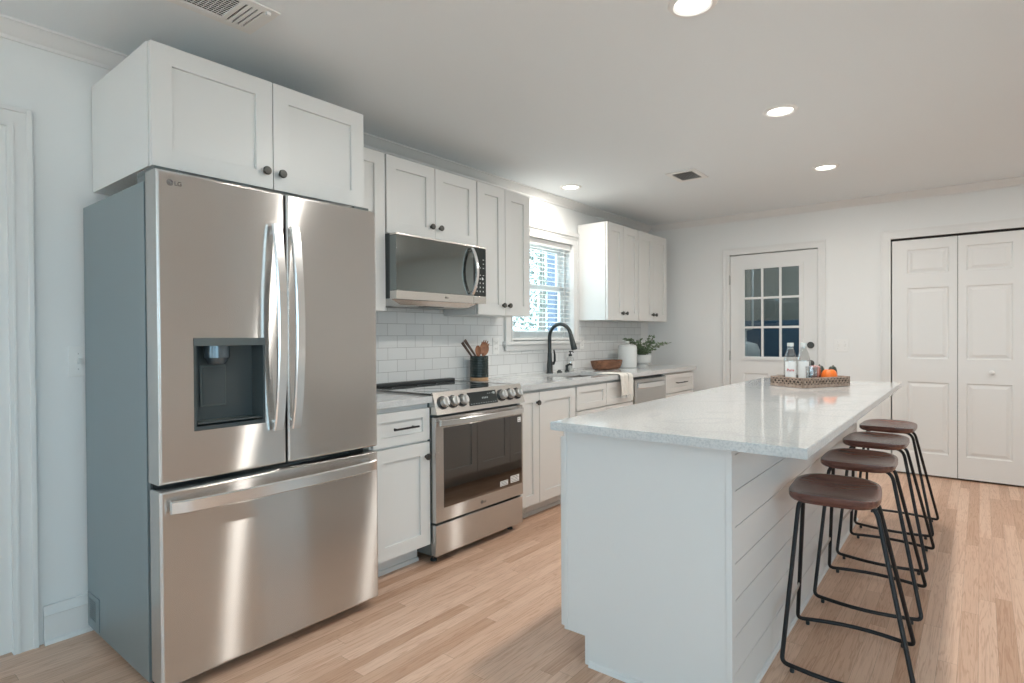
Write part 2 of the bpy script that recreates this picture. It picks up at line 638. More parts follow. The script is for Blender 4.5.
        if s.hard:
            o.modifiers.new('weighted_normal', 'WEIGHTED_NORMAL').keep_sharp = True
        if parent:
            o.parent = parent
        return o


def thing(name, label, cat, loc, group=None):
    o = bpy.data.objects.new(name, None)
    o.empty_display_size = 0.1
    COL.objects.link(o)
    o.location = loc
    ROOT[o.name] = Vector(loc)
    return tag(o, label, cat, group)


def tag(o, label, cat, group=None):
    o['label'] = label
    o['category'] = cat
    if group:
        o['group'] = group
    return o


def struct(o, label=None, cat=None):
    o['kind'] = 'structure'
    if label:
        o['label'] = label
        o['category'] = cat
    return o


def sthing(name, loc, label, cat):
    o = thing(name, label, cat, loc)
    o['kind'] = 'structure'
    return o


def text(name, body, size, m, parent, loc, ax, ay, extrude=0.0004, align='LEFT', bold=0.0):
    """flat lettering: ax = reading direction, ay = up direction (unit vectors)"""
    cu = bpy.data.curves.new(name, 'FONT')
    cu.body = body
    cu.size = size
    cu.extrude = extrude
    cu.align_x = align
    cu.offset = bold
    tmp = bpy.data.objects.new(name, cu)
    me = bpy.data.meshes.new_from_object(tmp)
    bpy.data.objects.remove(tmp)
    ax, ay = Vector(ax), Vector(ay)
    az = ax.cross(ay)
    R = Matrix((ax, ay, az)).transposed().to_4x4()
    R.translation = Vector(loc) - root_off(parent)
    me.transform(R)
    me.materials.clear()
    me.materials.append(m)
    o = bpy.data.objects.new(name, me)
    COL.objects.link(o)
    o.parent = parent
    return o


def arc(c, r, a0, a1, n, u, w):
    c, u, w = Vector(c), Vector(u), Vector(w)
    return [c + u * r * math.cos(a0 + (a1 - a0) * k / n) + w * r * math.sin(a0 + (a1 - a0) * k / n) for k in range(n + 1)]


def round_path(pts, r, n=6, closed=False):
    pts = [Vector(p) for p in pts]
    out = []
    N_ = len(pts)
    for i, p in enumerate(pts):
        if not closed and i in (0, N_ - 1):
            out.append(p)
            continue
        a, b = pts[i - 1], pts[(i + 1) % N_]
        da, db = (a - p), (b - p)
        ra = min(r, da.length * 0.45, db.length * 0.45)
        s_, e_ = p + da.normalized() * ra, p + db.normalized() * ra
        for k in range(n + 1):
            t = k / n
            out.append(s_ * (1 - t) ** 2 + p * 2 * t * (1 - t) + e_ * t * t)
    return out


def wall_boxes(mb, face, base, thick, a0, a1, b0, b1, holes):
    As = sorted({a0, a1} | {q for h in holes for q in h[:2]})
    Bs = sorted({b0, b1} | {q for h in holes for q in h[2:]})
    for x0, x1 in zip(As, As[1:]):
        for z0, z1 in zip(Bs, Bs[1:]):
            cx, cz = (x0 + x1) / 2, (z0 + z1) / 2
            if any(h[0] < cx < h[1] and h[2] < cz < h[3] for h in holes):
                continue
            mb.fbox(face, base, x0, x1, z0, z1, 0, -thick)


# ------------------------------------------------------------------ setting
CEIL = 2.46
YW = 6.13
XR, YB = 5.5, -2.9
WIN = (3.645, 4.545, 1.19, 2.07)
mb = MB(); mb.box(-0.15, XR + .15, YB - .15, YW + .15, -0.1, 0)
struct(mb.build('floor', MT['floor']), 'light oak strip floor running the length of the kitchen', 'floor')
mb = MB(); mb.box(-0.15, XR + .15, YB - .15, YW + .15, CEIL, CEIL + .1)
struct(mb.build('ceiling', MT['ceil']), 'smooth pale grey ceiling with recessed lights', 'ceiling')
mb = MB(); wall_boxes(mb, '+x', 0, .15, YB, YW, 0, CEIL, [WIN, (-0.33, 0.535, 0, 2.06)])
struct(mb.build('wall_left', MT['wall']), 'pale wall behind the refrigerator, range and sink cabinets', 'wall')
mb = MB(); wall_boxes(mb, '-y', YW, .15, -.15, XR + .15, 0, CEIL, [(0.912, 1.746, 0, 2.056), (2.325, 3.27, 0, 2.07)])
struct(mb.build('wall_far', MT['wall']), 'pale end wall with the glazed door and the closet', 'wall')
RW = [(-2.3, -0.9, 0.75, 2.15), (-0.3, 1.2, 0.75, 2.15)]
mb = MB(); wall_boxes(mb, '-x', XR, .15, YB, YW, 0, CEIL, RW)
struct(mb.build('wall_right', MT['wall']), 'pale side wall of the room opposite the kitchen run', 'wall')
BW = [(0.5, 1.9, 0.8, 2.15), (3.2, 4.8, 0.8, 2.15)]
mb = MB(); wall_boxes(mb, '+y', YB, .15, -.15, XR + .15, 0, CEIL, BW)
struct(mb.build('wall_back', MT['wall']), 'pale back wall behind the viewpoint with two large windows', 'wall')
for k, (y0, y1, z0, z1) in enumerate(RW):
    mb = MB(); mb.ring('-x', XR, (y0 - .08, y1 + .08, z0 - .08, z1 + .08), (y0, y1, z0, z1), -.12, .02)
    mb.fbox('-x', XR, (y0 + y1) / 2 - .025, (y0 + y1) / 2 + .025, z0, z1, -.1, -.06)
    struct(mb.build('window_%d' % (k + 2), MT['trim']))
    portal((XR + .16, (y0 + y1) / 2, (z0 + z1) / 2), (0, math.radians(90), 0), z1 - z0, y1 - y0)
for k, (x0, x1, z0, z1) in enumerate(BW):
    mb = MB(); mb.ring('+y', YB, (x0 - .08, x1 + .08, z0 - .08, z1 + .08), (x0, x1, z0, z1), -.12, .02)
    mb.fbox('+y', YB, (x0 + x1) / 2 - .025, (x0 + x1) / 2 + .025, z0, z1, -.1, -.06)
    struct(mb.build('window_%d' % (k + 4), MT['trim']))
    portal(((x0 + x1) / 2, YB - .16, (z0 + z1) / 2), (math.radians(90), 0, 0), x1 - x0, z1 - z0)
portal((-.17, 4.095, 1.63), (0, math.radians(-90), 0), .88, .9)


def crown(face, base, a0, a1):
    """small stepped crown, profile (out, down)"""
    prof = [(0, 0.062), (0.010, 0.062), (0.014, 0.050), (0.020, 0.046), (0.030, 0.040), (0.044, 0.024), (0.056, 0.014), (0.060, 0.010), (0.070, 0.008), (0.070, 0), (0, 0)]
    mb = MB()
    if face == '+x':
        mb.prism([(base + c, a0, CEIL - d) for c, d in prof], (0, a1 - a0, 0))
    elif face == '-y':
        mb.prism([(a0, base - c, CEIL - d) for c, d in prof], (a1 - a0, 0, 0))
    elif face == '-x':
        mb.prism([(base - c, a0, CEIL - d) for c, d in prof], (0, a1 - a0, 0))
    elif face == '+y':
        mb.prism([(a0, base + c, CEIL - d) for c, d in prof], (a1 - a0, 0, 0))
    return mb


struct(crown('+x', 0, YB, YW).build('trim_1', MT['trim'], smooth=20), 'white crown moulding along the cabinet wall', 'crown moulding')
struct(crown('-y', YW, 0.07, XR).build('trim_2', MT['trim'], smooth=20), 'white crown moulding along the end wall', 'crown moulding')
struct(crown('-x', XR, YB, YW).build('trim_3', MT['trim'], smooth=20))
struct(crown('+y', YB, 0.07, XR - .07).build('trim_4', MT['trim'], smooth=20))


def baseb(mb, face, base, a0, a1):
    prof = [(0, 0), (0.014, 0), (0.014, 0.112), (0.017, 0.116), (0.013, 0.128), (0.008, 0.140), (0.007, 0.152), (0, 0.155)]
    if face == '+x':
        mb.prism([(base + c, a0, z) for c, z in prof], (0, a1 - a0, 0))
        mb.prism([(base + .0141 + c, a0, z) for c, z in ((0, 0), (.013, 0), (.010, .012), (0, .018))], (0, a1 - a0, 0))
    elif face == '-y':
        mb.prism([(a0, base - c, z) for c, z in prof], (a1 - a0, 0, 0))
        mb.prism([(a0, base - .0141 - c, z) for c, z in ((0, 0), (.013, 0), (.010, .012), (0, .018))], (a1 - a0, 0, 0))
    elif face == '-x':
        mb.prism([(base - c, a0, z) for c, z in prof], (0, a1 - a0, 0))
    elif face == '+y':
        mb.prism([(a0, base + c, z) for c, z in prof], (a1 - a0, 0, 0))


mb = MB(); baseb(mb, '+x', 0, 0.63, 1.68); baseb(mb, '+x', 0, YB, -0.41)
struct(mb.build('baseboard_left', MT['trim'], smooth=20), 'white moulded baseboard beside the refrigerator', 'baseboard')
mb = MB(); baseb(mb, '-y', YW, 0.02, 0.84); baseb(mb, '-y', YW, 1.82, 2.245); baseb(mb, '-y', YW, 3.355, XR)
struct(mb.build('baseboard_far', MT['trim'], smooth=20), 'white baseboard along the end wall', 'baseboard')
mb = MB(); baseb(mb, '-x', XR, YB, YW)
struct(mb.build('baseboard_right', MT['trim'], smooth=20))
mb = MB(); baseb(mb, '+y', YB, 0.02, XR - .02)
struct(mb.build('baseboard_back', MT['trim'], smooth=20))


def casing(mb, face, base, a0, a1, b1, w=0.075, b0=0.0):
    """moulded casing round an opening, with a raised outer bead"""
    for (p, q, r, s) in ((a0 - w, a0, b0, b1 + w), (a1, a1 + w, b0, b1 + w), (a0, a1, b1, b1 + w)):
        mb.fbox(face, base, p, q, r, s, 0, .013)
    bw = .018
    mb.fbox(face, base, a0 - w, a0 - w + bw, b0, b1 + w, .013, .019, .002)
    mb.fbox(face, base, a1 + w - bw, a1 + w, b0, b1 + w, .013, .019, .002)
    mb.fbox(face, base, a0 - w + bw, a1 + w - bw, b1 + w - bw, b1 + w, .013, .019, .002)
    mb.fbox(face, base, a0 - .022, a0 - .012, b0, b1 + .012, .013, .016, .001)
    mb.fbox(face, base, a1 + .012, a1 + .022, b0, b1 + .012, .013, .016, .001)


# door at the near left edge
d3 = sthing('door_3', (0, 0.1, 0), 'white door with moulded casing at the near end of the cabinet wall', 'door')
mb = MB(); casing(mb, '+x', 0, -0.33, 0.535, 2.06, .078); mb.build('casing', MT['trim'], d3, smooth=20)
mb = MB(); mb.paneled('+x', -.045, -0.3298, 0.5348, 0.008, 2.0598, .04, [(-.21, .06, 1.1, 1.9), (.15, .42, 1.1, 1.9), (-.21, .06, .22, .92), (.15, .42, .22, .92)])
mb.build('door_slab', MT['trim'], d3, smooth=20)

# glazed door in the far wall
d1 = sthing('door_1', (1.33, YW, 0), 'white door with nine small panes in the end wall', 'door')
mb = MB(); casing(mb, '-y', YW, 0.912, 1.746, 2.056, .066)
mb.fbox('-y', YW, .912, .917, 0, 2.056, -.15, 0); mb.fbox('-y', YW, 1.741, 1.746, 0, 2.056, -.15, 0)
mb.build('casing', MT['trim'], d1, smooth=20)
mb = MB(); mb.paneled('-y', YW + .052, 0.921, 1.737, 0.01, 2.046, .04, [(1.052, 1.592, 0.998, 1.912, True), (1.05, 1.29, .22, .84), (1.365, 1.60, .22, .84)])
mb.build('door_slab', MT['trim'], d1, smooth=20)
mb = MB(); fy = YW + .012
mb.ring('-y', fy, (1.030, 1.614, .974, 1.934), (1.066, 1.578, 1.012, 1.898), 0, .012)
mb.ring('-y', fy, (1.040, 1.604, .984, 1.924), (1.056, 1.588, 1.000, 1.910), .012, .016)
for k in (1, 2):
    x = 1.066 + .512 * k / 3; z = 1.012 + .886 * k / 3
    mb.fbox('-y', fy, x - .011, x + .011, 1.012, 1.898, -.004, .010, .003)
    mb.fbox('-y', fy, 1.066, 1.578, z - .011, z + .011, -.004, .0095, .003)
mb.build('lite_frame', MT['trim'], d1, smooth=20)
mb = MB(); mb.box(1.054, 1.590, YW + .030, YW + .034, 1.0, 1.910); mb.build('pane', MT['dpane'], d1, smooth=0)
mb = MB(); mb.lathe([(.001, 0), (.031, 0), (.031, -.012), (.024, -.020), (.001, -.021)], (1.678, YW + .0118, 1.130), 'y'); o = mb.build('deadbolt', MT['bronze'], d1)
o['label'] = 'round black deadbolt'
mb = MB(); mb.lathe([(.001, 0), (.032, 0), (.032, -.008), (.013, -.014), (.013, -.034), (.026, -.042), (.030, -.055), (.024, -.068), (.001, -.072)], (1.678, YW + .0118, .955), 'y'); mb.build('door_knob', MT['bronze'], d1)['label'] = 'round black door knob'
for z in (1.80, 1.02, .25):
    mb = MB(); mb.box(.905, .921, YW - .004, YW + .02, z - .045, z + .045, .002); mb.lathe([(.006, -.05), (.006, .05)], (.916, YW - .007, z), seg=10); mb.build('hinge', MT['hingem'], d1)

# bifold closet
d2 = sthing('door_2', (2.8, YW, 0), 'white two leaf bifold closet door in the end wall', 'door')
mb = MB(); casing(mb, '-y', YW, 2.325, 3.27, 2.07, .075); mb.build('casing', MT['trim'], d2, smooth=20)
mb = MB(); mb.box(2.325, 3.27, YW + .01, YW + .05, 2.054, 2.07); mb.build('track', MT['shadow'], d2, smooth=0)['label'] = 'dark overhead door track'
for k, (x0, x1, p0, p1) in enumerate(((2.334, 2.7945, 2.445, 2.737), (2.7985, 3.259, 2.855, 3.147))):
    mb = MB(); mb.paneled('-y', YW + .045, x0, x1, .016, 2.05, .034, [(p0, p1, 1.755, 1.965), (p0, p1, 1.015, 1.63), (p0, p1, .20, .815)], ((0, 0), (.008, -.008), (.018, -.008), (.040, -.001)))
    lf = mb.build('leaf', MT['trim'], d2, smooth=15)
    if k == 1:
        mb = MB(); mb.lathe([(.001, 0), (.011, 0), (.009, -.012), (.017, -.020), (.019, -.028), (.012, -.035), (.001, -.036)], (3.018, YW + .0108, .912), 'y'); mb.build('knob', MT['trim'], lf)
mb = MB(); mb.box(2.32, 3.275, YW + .08, YW + .14, 0, 2.07); struct(mb.build('wall_closet', MT['shadow'], smooth=0))

# kitchen window
w1 = sthing('window_1', (0, 4.095, 1.19), 'white framed window over the sink', 'window')
y0, y1, z0, z1 = WIN
mb = MB()
for (p, q, r, s) in ((y0 - .09, y0, z0 - .0, z1 + .115), (y1, y1 + .09, z0, z1 + .115), (y0, y1, z1, z1 + .115)):
    mb.fbox('+x', 0, p, q, r, s, 0, .016)
mb.fbox('+x', 0, y0 - .09, y1 + .088, z1 + .075, z1 + .115, .016, .028, .003)
mb.fbox('+x', 0, y0 - .09, y1 + .088, z1 + .050, z1 + .058, .016, .021, .001)
mb.fbox('+x', 0, y0 - .012, y0, z0, z1, .016, .022, .001); mb.fbox('+x', 0, y1, y1 + .012, z0, z1, .016, .022, .001); mb.fbox('+x', 0, y0 - .012, y1 + .012, z1, z1 + .012, .016, .022, .001)
mb.fbox('+x', 0, y0 - .09, y0 - .072, z0, z1 + .05, .016, .024, .002); mb.fbox('+x', 0, y1 + .07, y1 + .088, z0, z1 + .05, .016, .024, .002)
mb.build('casing', MT['trim'], w1, smooth=20)
mb = MB(); mb.fbox('+x', 0, y0 - .115, y1 + .088, z0 - .028, z0, -.14, .045, .004); mb.fbox('+x', 0, y0 - .09, y1 + .088, z0 - .075, z0 - .028, .012, .026, .002)
mb.build('window_sill', MT['trim'], w1)
mb = MB()
mb.ring('+x', 0, (y0, y1, z0, z1), (y0 + .03, y1 - .03, z0 + .03, z1 - .03), -.14, -.07)
zm = 1.66
mb.ring('+x', 0, (y0 + .03, y1 - .03, z0 + .03, zm + .02), (y0 + .075, y1 - .075, z0 + .085, zm - .022), -.105, -.08)
mb.ring('+x', 0, (y0 + .03, y1 - .03, zm - .02, z1 - .03), (y0 + .075, y1 - .075, zm + .022, z1 - .075), -.135, -.11)
mb.build('sash', MT['trim'], w1, smooth=20)
mb = MB(); mb.box(-.094, -.091, y0 + .07, y1 - .07, z0 + .08, zm - .018); mb.box(-.124, -.121, y0 + .07, y1 - .07, zm + .018, z1 - .07)
mb.build('pane', MT['pane'], w1, smooth=0)

bl = thing('window_blind', 'white horizontal slat blind hanging in the sink window', 'blind', (-.03, 4.095, 2.02))
mb = MB(); mb.box(-.062, -.008, y0 + .006, y1 - .006, 2.018, 2.066, .003); mb.build('headrail', MT['blind'], bl)
mb = MB()
z = 1.995
while z > z0 + .05:
    c, sn = math.cos(.16), math.sin(.16)
    a, b = (-.024 * c, .024 * sn), (.024 * c, -.024 * sn)
    V = []
    for yy in (y0 + .01, y1 - .01):
        for (px, pz) in (a, (0, .0035), b):
            V.append((-.035 + px, yy, z + pz + .0012)); V.append((-.035 + px, yy, z + pz - .0012))
    mb.raw(V, [(0, 2, 8, 6), (2, 4, 10, 8), (1, 7, 9, 3), (3, 9, 11, 5), (0, 6, 7, 1), (4, 5, 11, 10), (0, 1, 3, 2), (2, 3, 5, 4), (6, 8, 9, 7), (8, 10, 11, 9)])
    z -= .040
mb.build('slat', MT['blind'], bl, smooth=0)['kind'] = 'stuff'
mb = MB(); mb.box(-.060, -.010, y0 + .01, y1 - .01, z0 + .008, z0 + .026, .003); mb.build('bottom_rail', MT['blind'], bl)
for yy in (y0 + .12, 4.095, y1 - .12):
    mb = MB()
    for xx in (-.0625, -.0075):
        mb.tube([(xx, yy, z0 + .02), (xx, yy, 2.02)], .0012, 5)
    mb.build('ladder_cord', MT['blind'], bl)

# tile
mb = MB()
for (a, b, c, d) in ((1.70, 2.10, .9145, 1.375), (2.10, 2.90, .86, 1.44), (2.90, y0 - .118, .9145, 1.375), (y0 - .118, y1 + .092, .9145, z0 - .077), (y1 + .092, 5.93, .9145, 1.373)):
    mb.box(.0008, .009, a, b, c, d)
bs = mb.build('tile_backsplash', MT['tile'], smooth=0, weld=False)
tag(bs, 'white subway tile backsplash above the worktops', 'backsplash')

# outside and beyond the door
mb = MB(); mb.box(-40, 40, -40, 46, -.6, -.35); struct(mb.build('ground', MT['bounce_ground'], smooth=0))
for (a, b, c, d, e, f) in ((.1, .2, YW + .17, 8.7, -.1, 2.5), (2.25, 2.3, YW + .17, 8.7, -.1, 2.5), (.1, 2.3, 8.7, 8.8, -.1, 2.5), (.1, 2.3, YW + .17, 8.8, 2.5, 2.6), (.1, 2.3, YW + .17, 8.8, -.25, -.101)):
    mb = MB(); mb.box(a, b, c, d, e, f); struct(mb.build('wall_utility', MT['utilw'], smooth=0))
tk = thing('storage_cabinet', 'tall blue cabinet dimly seen through the door panes', 'cabinet', (1.2, 8.3, -.1))
mb = MB(); mb.box(.45, 2.0, 8.0, 8.6, -.099, 1.42, .01); mb.build('body', MT['blue'], tk)
mb = MB(); mb.box(.47, 1.2, 7.975, 7.998, -.05, 1.38, .006); mb.build('door', MT['blue'], tk)
mb = MB(); mb.box(1.22, 1.98, 7.975, 7.998, -.05, 1.38, .006); mb.build('door', MT['blue'], tk)
tn = thing('water_tank', 'small pale tank standing behind the glazed door', 'tank', (.72, 7.3, -.1))
mb = MB(); mb.lathe([(.02, -.1), (.15, -.1), (.16, -.06), (.16, 1.04), (.13, 1.12), (.03, 1.15)], (.72, 7.3, 0)); mb.build('tank_body', MT['kettle'], tn)
mb = MB(); mb.tube(round_path([(.72, 7.3, 1.14), (.72, 7.3, 1.30), (.80, 7.3, 1.30), (.80, 7.3, 2.49)], .04), .012, 8); mb.build('pipe', MT['kettle'], tn)
pl = bpy.data.lights.new('utility_fill', 'POINT'); pl.energy = 30; pl.shadow_soft_size = .1; pl.color = (.9, .97, 1)  # added unseen fill light, brightens what shows through the door panes
po = bpy.data.objects.new('utility_fill', pl); COL.objects.link(po); po.location = (1.3, 7.4, 2.35)


def tree(x, y, h, r, label, seed, n=2200):
    rnd = random.Random(seed)
    t = thing('tree', label, 'tree', (x, y, -.36), 'trees outside the sink window')
    mb = MB(); mb.tube([(x, y, -.36), (x + .1, y, h * .4), (x, y + .1, h * .8)], .1, 8, radii=[.14, .1, .05]); mb.build('trunk', MT['bark'], t)
    mb = MB()
    for k in range(n):
        while True:
            v = Vector((rnd.uniform(-1, 1), rnd.uniform(-1, 1), rnd.uniform(-1, 1)))
            if v.length < 1:
                break
        p = Vector((x, y, h * .62)) + Vector((v.x * r, v.y * r, v.z * h * .42))
        a = Vector((rnd.gauss(0, 1), rnd.gauss(0, 1), rnd.gauss(0, 1))).normalized()
        b = a.orthogonal().normalized()
        s = rnd.uniform(.04, .085)
        mb.raw([p - a * s, p + b * s * .45, p + a * s, p - b * s * .45], [(0, 1, 2, 3)])
    mb.build('foliage', MT['leaf2'], t, smooth=0, weld=False)


tree(-5.2, 9.7, 4.6, 1.5, 'leafy tree nearest the sink window outside', 1)
tree(-7.4, 14.2, 5.6, 1.9, 'broad tree further off outside the sink window', 2, 1100)
tree(-8.5, 10.6, 3.4, 1.8, 'low bushy tree at the back outside the sink window', 3)
mb = MB(); mb.box(-2.1, -1.95, 7.1, 7.25, -.36, 3.2, .01)
tag(mb.build('porch_post', MT['fence']), 'blue grey post standing outside the sink window', 'post')


# ------------------------------------------------------------------ ceiling fittings
def downlight(x, y, label, watts=LAMP_W):
    t = thing('recessed_light', label, 'ceiling light', (x, y, CEIL), 'recessed ceiling lights')
    mb = MB(); mb.lathe([(.062, -.003), (.070, -.010), (.086, -.006), (.090, -.0005)], (x, y, CEIL), seg=36, caps=False); mb.build('trim_ring', MT['white'], t)
    mb = MB(); mb.lathe([(.0, -.006), (.045, -.0055), (.062, -.003)], (x, y, CEIL), seg=36, caps=False); mb.build('lens', MT['lens'], t)
    d = bpy.data.lights.new('lamp', 'AREA'); d.shape = 'DISK'; d.size = .12; d.energy = watts; d.color = LAMP_COL; d.spread = math.radians(178)
    o = bpy.data.objects.new('lamp', d); COL.objects.link(o); o.parent = t; o.location = (0, 0, -.012)


downlight(2.115, 2.11, 'recessed ceiling light cut by the top edge of the photo')
downlight(2.09, 3.42, 'middle light of the row of three over the island')
downlight(2.06, 4.78, 'farthest light of the row over the island, before the glazed door')
downlight(4.1, 4.95, 'added unseen ceiling light brightening the right side of the floor', LAMP_W)  # added unseen lamp, brightens the right floor and the shiplap side
downlight(.315, 4.05, 'recessed ceiling light over the sink window', LAMP_W * .6)

v1 = thing('ceiling_vent', 'large white louvred ceiling register above the refrigerator', 'vent', (.77, .93, CEIL))
mb = MB(); mb.ring('+z', CEIL, (.655, .885, .67, 1.195), (.690, .850, .705, 1.160), -.007, -.0005); mb.build('frame', MT['white'], v1)
mb = MB(); mb.box(.690, .850, .705, 1.160, CEIL - .0012, CEIL - .0004); mb.build('duct_opening', MT['shadow'], v1, smooth=0)
mb = MB()
for k in range(4):
    for yy in (.725 + k * .020, 1.088 + k * .020):
        mb.box(.690, .850, yy, yy + .0135, CEIL - .007, CEIL - .0015)
mb.box(.690, .850, .800, .812, CEIL - .007, CEIL - .0015); mb.box(.690, .850, 1.062, 1.080, CEIL - .007, CEIL - .0015)
for k in range(12):
    mb.box(.694 + k * .0135, .694 + k * .0135 + .0018, .812, 1.062, CEIL - .0040, CEIL - .0015)
for k in range(13):
    mb.box(.690, .850, .826 + k * .018, .826 + k * .018 + .0012, CEIL - .0035, CEIL - .0015)
mb.build('louver', MT['white'], v1, smooth=0, weld=False)
mb = MB(); mb.box(.855, .871, 1.150, 1.166, CEIL - .020, CEIL - .007, .003); mb.build('damper_lever', MT['white'], v1)

for o_ in (v1,):
    o_.location.y -= .018

v2 = thing('ceiling_vent', 'small ceiling vent between the sink light and the island lights', 'vent', (1.19, 4.335, CEIL))
mb = MB(); mb.ring('+z', CEIL, (1.075, 1.305, 4.19, 4.48), (1.110, 1.270, 4.225, 4.445), -.007, -.0005); mb.build('frame', MT['white'], v2)
mb = MB(); mb.box(1.110, 1.270, 4.225, 4.445, CEIL - .0012, CEIL - .0004); mb.build('duct_opening', MT['shadow'], v2, smooth=0)
mb = MB()
for k in range(9):
    mb.box(1.115 + k * .0175, 1.115 + k * .0175 + .005, 4.225, 4.445, CEIL - .006, CEIL - .0015)
mb.build('louver', MT['hingem'], v2, smooth=0, weld=False)


# ------------------------------------------------------------------ cabinets
def knob(parent, face, base, a, b, m=None):
    mb = MB()
    s = 1 if face[0] == '+' else -1
    pr = [(.001, 0), (.009, 0), (.0075, .004), (.0065, .011), (.0160, .015), (.0178, .019), (.0175, .023), (.0155, .0265), (.001, .028)]
    pr = [(r, h * s) for r, h in pr]
    if face[1] == 'x':
        mb.lathe(pr, (base, a, b), 'x', 18)
    else:
        mb.lathe(pr, (a, base, b), 'y', 18)
    return mb.build('knob', m or MT['bronze'], parent)


def bar_pull(parent, base, y0_, y1_, z_):
    mb = MB()
    mb.tube([(base + .028, y0_ - .012, z_), (base + .028, y1_ + .012, z_)], .0055, 10)
    mb.tube([(base, y0_ + .01, z_), (base + .028, y0_ + .01, z_)], .0045, 8)
    mb.tube([(base, y1_ - .01, z_), (base + .028, y1_ - .01, z_)], .0045, 8)
    return mb.build('handle', MT['black'], parent)


def upper(label, y0_, y1_, z0_, z1_, depth, ndoors, knobs, fw=.07, grp=None, lip=False):
    t = thing('wall_cabinet', label, 'cabinet', (depth / 2, (y0_ + y1_) / 2, z0_), grp)
    mb = MB(); mb.box(.0095, depth - .0225, y0_, y1_, z0_, z1_, .001)
    mb.build('body', MT['cab'], t)
    w = (y1_ - y0_) / ndoors
    for k in range(ndoors):
        a0, a1 = y0_ + k * w + (.0045 if k == 0 else .0019), y0_ + (k + 1) * w - (.0045 if k == ndoors - 1 else .0019)
        mb = MB(); mb.shaker('+x', depth - .020, a0, a1, z0_ + .001, z1_ - .001, .020, fw)
        d = mb.build('door', MT['cab'], t, smooth=20)
        for (kk, a, b) in knobs:
            if kk == k:
                knob(d, '+x', depth, a, b)
    return t


upper('deep white two door cabinet over the refrigerator', .8146, 1.745, 1.852, 2.301, .637, 2, [(0, 1.243, 1.922), (1, 1.312, 1.922)])
upper('narrow white wall cabinet between the refrigerator and the microwave', 1.748, 2.1155, 1.378, 2.268, .334, 1, [(0, 1.80, 1.455)])
upper('white two door wall cabinet over the microwave', 2.1185, 2.8795, 1.822, 2.268, .334, 2, [(0, 2.463, 1.902), (1, 2.535, 1.902)])
upper('tall white two door wall cabinet left of the window', 2.8825, 3.466, 1.3786, 2.268, .334, 2, [(0, 3.143, 1.449), (1, 3.207, 1.449)])
upper('white wall cabinet right of the window, the one nearer the window', 4.633, 5.2485, 1.376, 2.2655, .324, 2, [(0, 4.90, 1.443), (1, 4.978, 1.443)])
upper('white wall cabinet right of the window, the one nearer the end wall', 5.2505, 5.908, 1.376, 2.2655, .324, 2, [(0, 5.543, 1.443), (1, 5.616, 1.443)])

XD = .636


def base_cab(label, y0_, y1_, fronts, hollow=False):
    """fronts: (kind, y0, y1, z0, z1, knob or pull)"""
    t = thing('base_cabinet', label, 'cabinet', (.3, (y0_ + y1_) / 2, 0))
    mb = MB()
    if hollow:
        mb.box(.0095, XD - .0205, y0_, y1_, .11, .640); mb.box(.0095, XD - .0205, y0_, y0_ + .018, .6402, .878); mb.box(.0095, XD - .0205, y1_ - .018, y1_, .6402, .878); mb.box(XD - .040, XD - .0205, y0_ + .0182, y1_ - .0182, .6402, .878)
    else:
        mb.box(.0095, XD - .0205, y0_, y1_, .11, .878, .001)
    mb.build('body', MT['cab'], t)
    mb = MB(); mb.box(.0095, .525, y0_ + .001, y1_ - .001, 0, .109); mb.prism([(.5252, y0_ + .001, 0), (.540, y0_ + .001, 0), (.536, y0_ + .001, .018), (.5252, y0_ + .001, .022)], (0, y1_ - y0_ - .002, 0)); mb.build('toe_kick', MT['cab'], t, smooth=20)
    for (kind, a0, a1, b0, b1, hw) in fronts:
        mb = MB(); mb.shaker('+x', XD - .020, a0, a1, b0, b1, .020, min(.066, (a1 - a0) * .34) if kind != 'drawer' else .046)
        d = mb.build(kind, MT['cab'], t, smooth=20)
        if hw and hw[0] == 'k':
            knob(d, '+x', XD, hw[1], hw[2])
        elif hw and hw[0] == 'p':
            bar_pull(d, XD, hw[1], hw[2], hw[3])
    return t


base_cab('white base cabinet between the refrigerator and the range', 1.772, 2.160, [('drawer', 1.783, 2.157, .680, .850, ('p', 1.905, 2.045, .765)), ('door', 1.783, 2.157, .113, .668, ('k', 2.128, .592))])
base_cab('narrow white base cabinet just right of the range', 2.934, 3.156, [('door', 2.944, 3.154, .113, .858, ('k', 3.130, .788))])
base_cab('white base cabinet with one tall door left of the sink', 3.158, 3.620, [('door', 3.160, 3.602, .113, .858, None)])
base_cab('white sink base cabinet with two false drawer fronts', 3.622, 4.515, [('drawer', 3.630, 4.056, .680, .858, None), ('drawer', 4.062, 4.510, .680, .858, None), ('door', 3.630, 4.056, .113, .668, ('k', 4.02, .60)), ('door', 4.062, 4.510, .113, .668, ('k', 4.10, .60))], True)
base_cab('white drawer cabinet at the far end of the run', 5.165, 5.855, [('drawer', 5.170, 5.850, .680, .858, ('p', 5.40, 5.62, .770)), ('drawer', 5.170, 5.850, .405, .668, ('p', 5.40, 5.62, .54)), ('drawer', 5.170, 5.850, .113, .395, ('p', 5.40, 5.62, .26))])

# dishwasher
dw = thing('dishwasher', 'stainless dishwasher at the far end of the counter run', 'dishwasher', (.3, 4.84, 0))
mb = MB(); mb.box(.02, .60, 4.522, 5.158, .02, .865); mb.build('body', MT['slate'], dw, smooth=0)
mb = MB(); mb.box(.602, .650, 4.530, 5.150, .10, .852, .006); mb.build('door', MT['steel'], dw)
mb = MB(); n = 14
pts = [(.650 + .03 * math.sin(math.pi * k / n) ** .5, 4.57 + .54 * k / n, .795) for k in range(n + 1)]
mb.sweep_rect(pts, (0, 0, 1), .022, .007, (1, 0, 0)); mb.build('handle', MT['chrome'], dw)
mb = MB(); mb.box(.45, .56, 4.53, 5.15, 0.001, .095); mb.build('toe_panel', MT['slate'], dw, smooth=0)

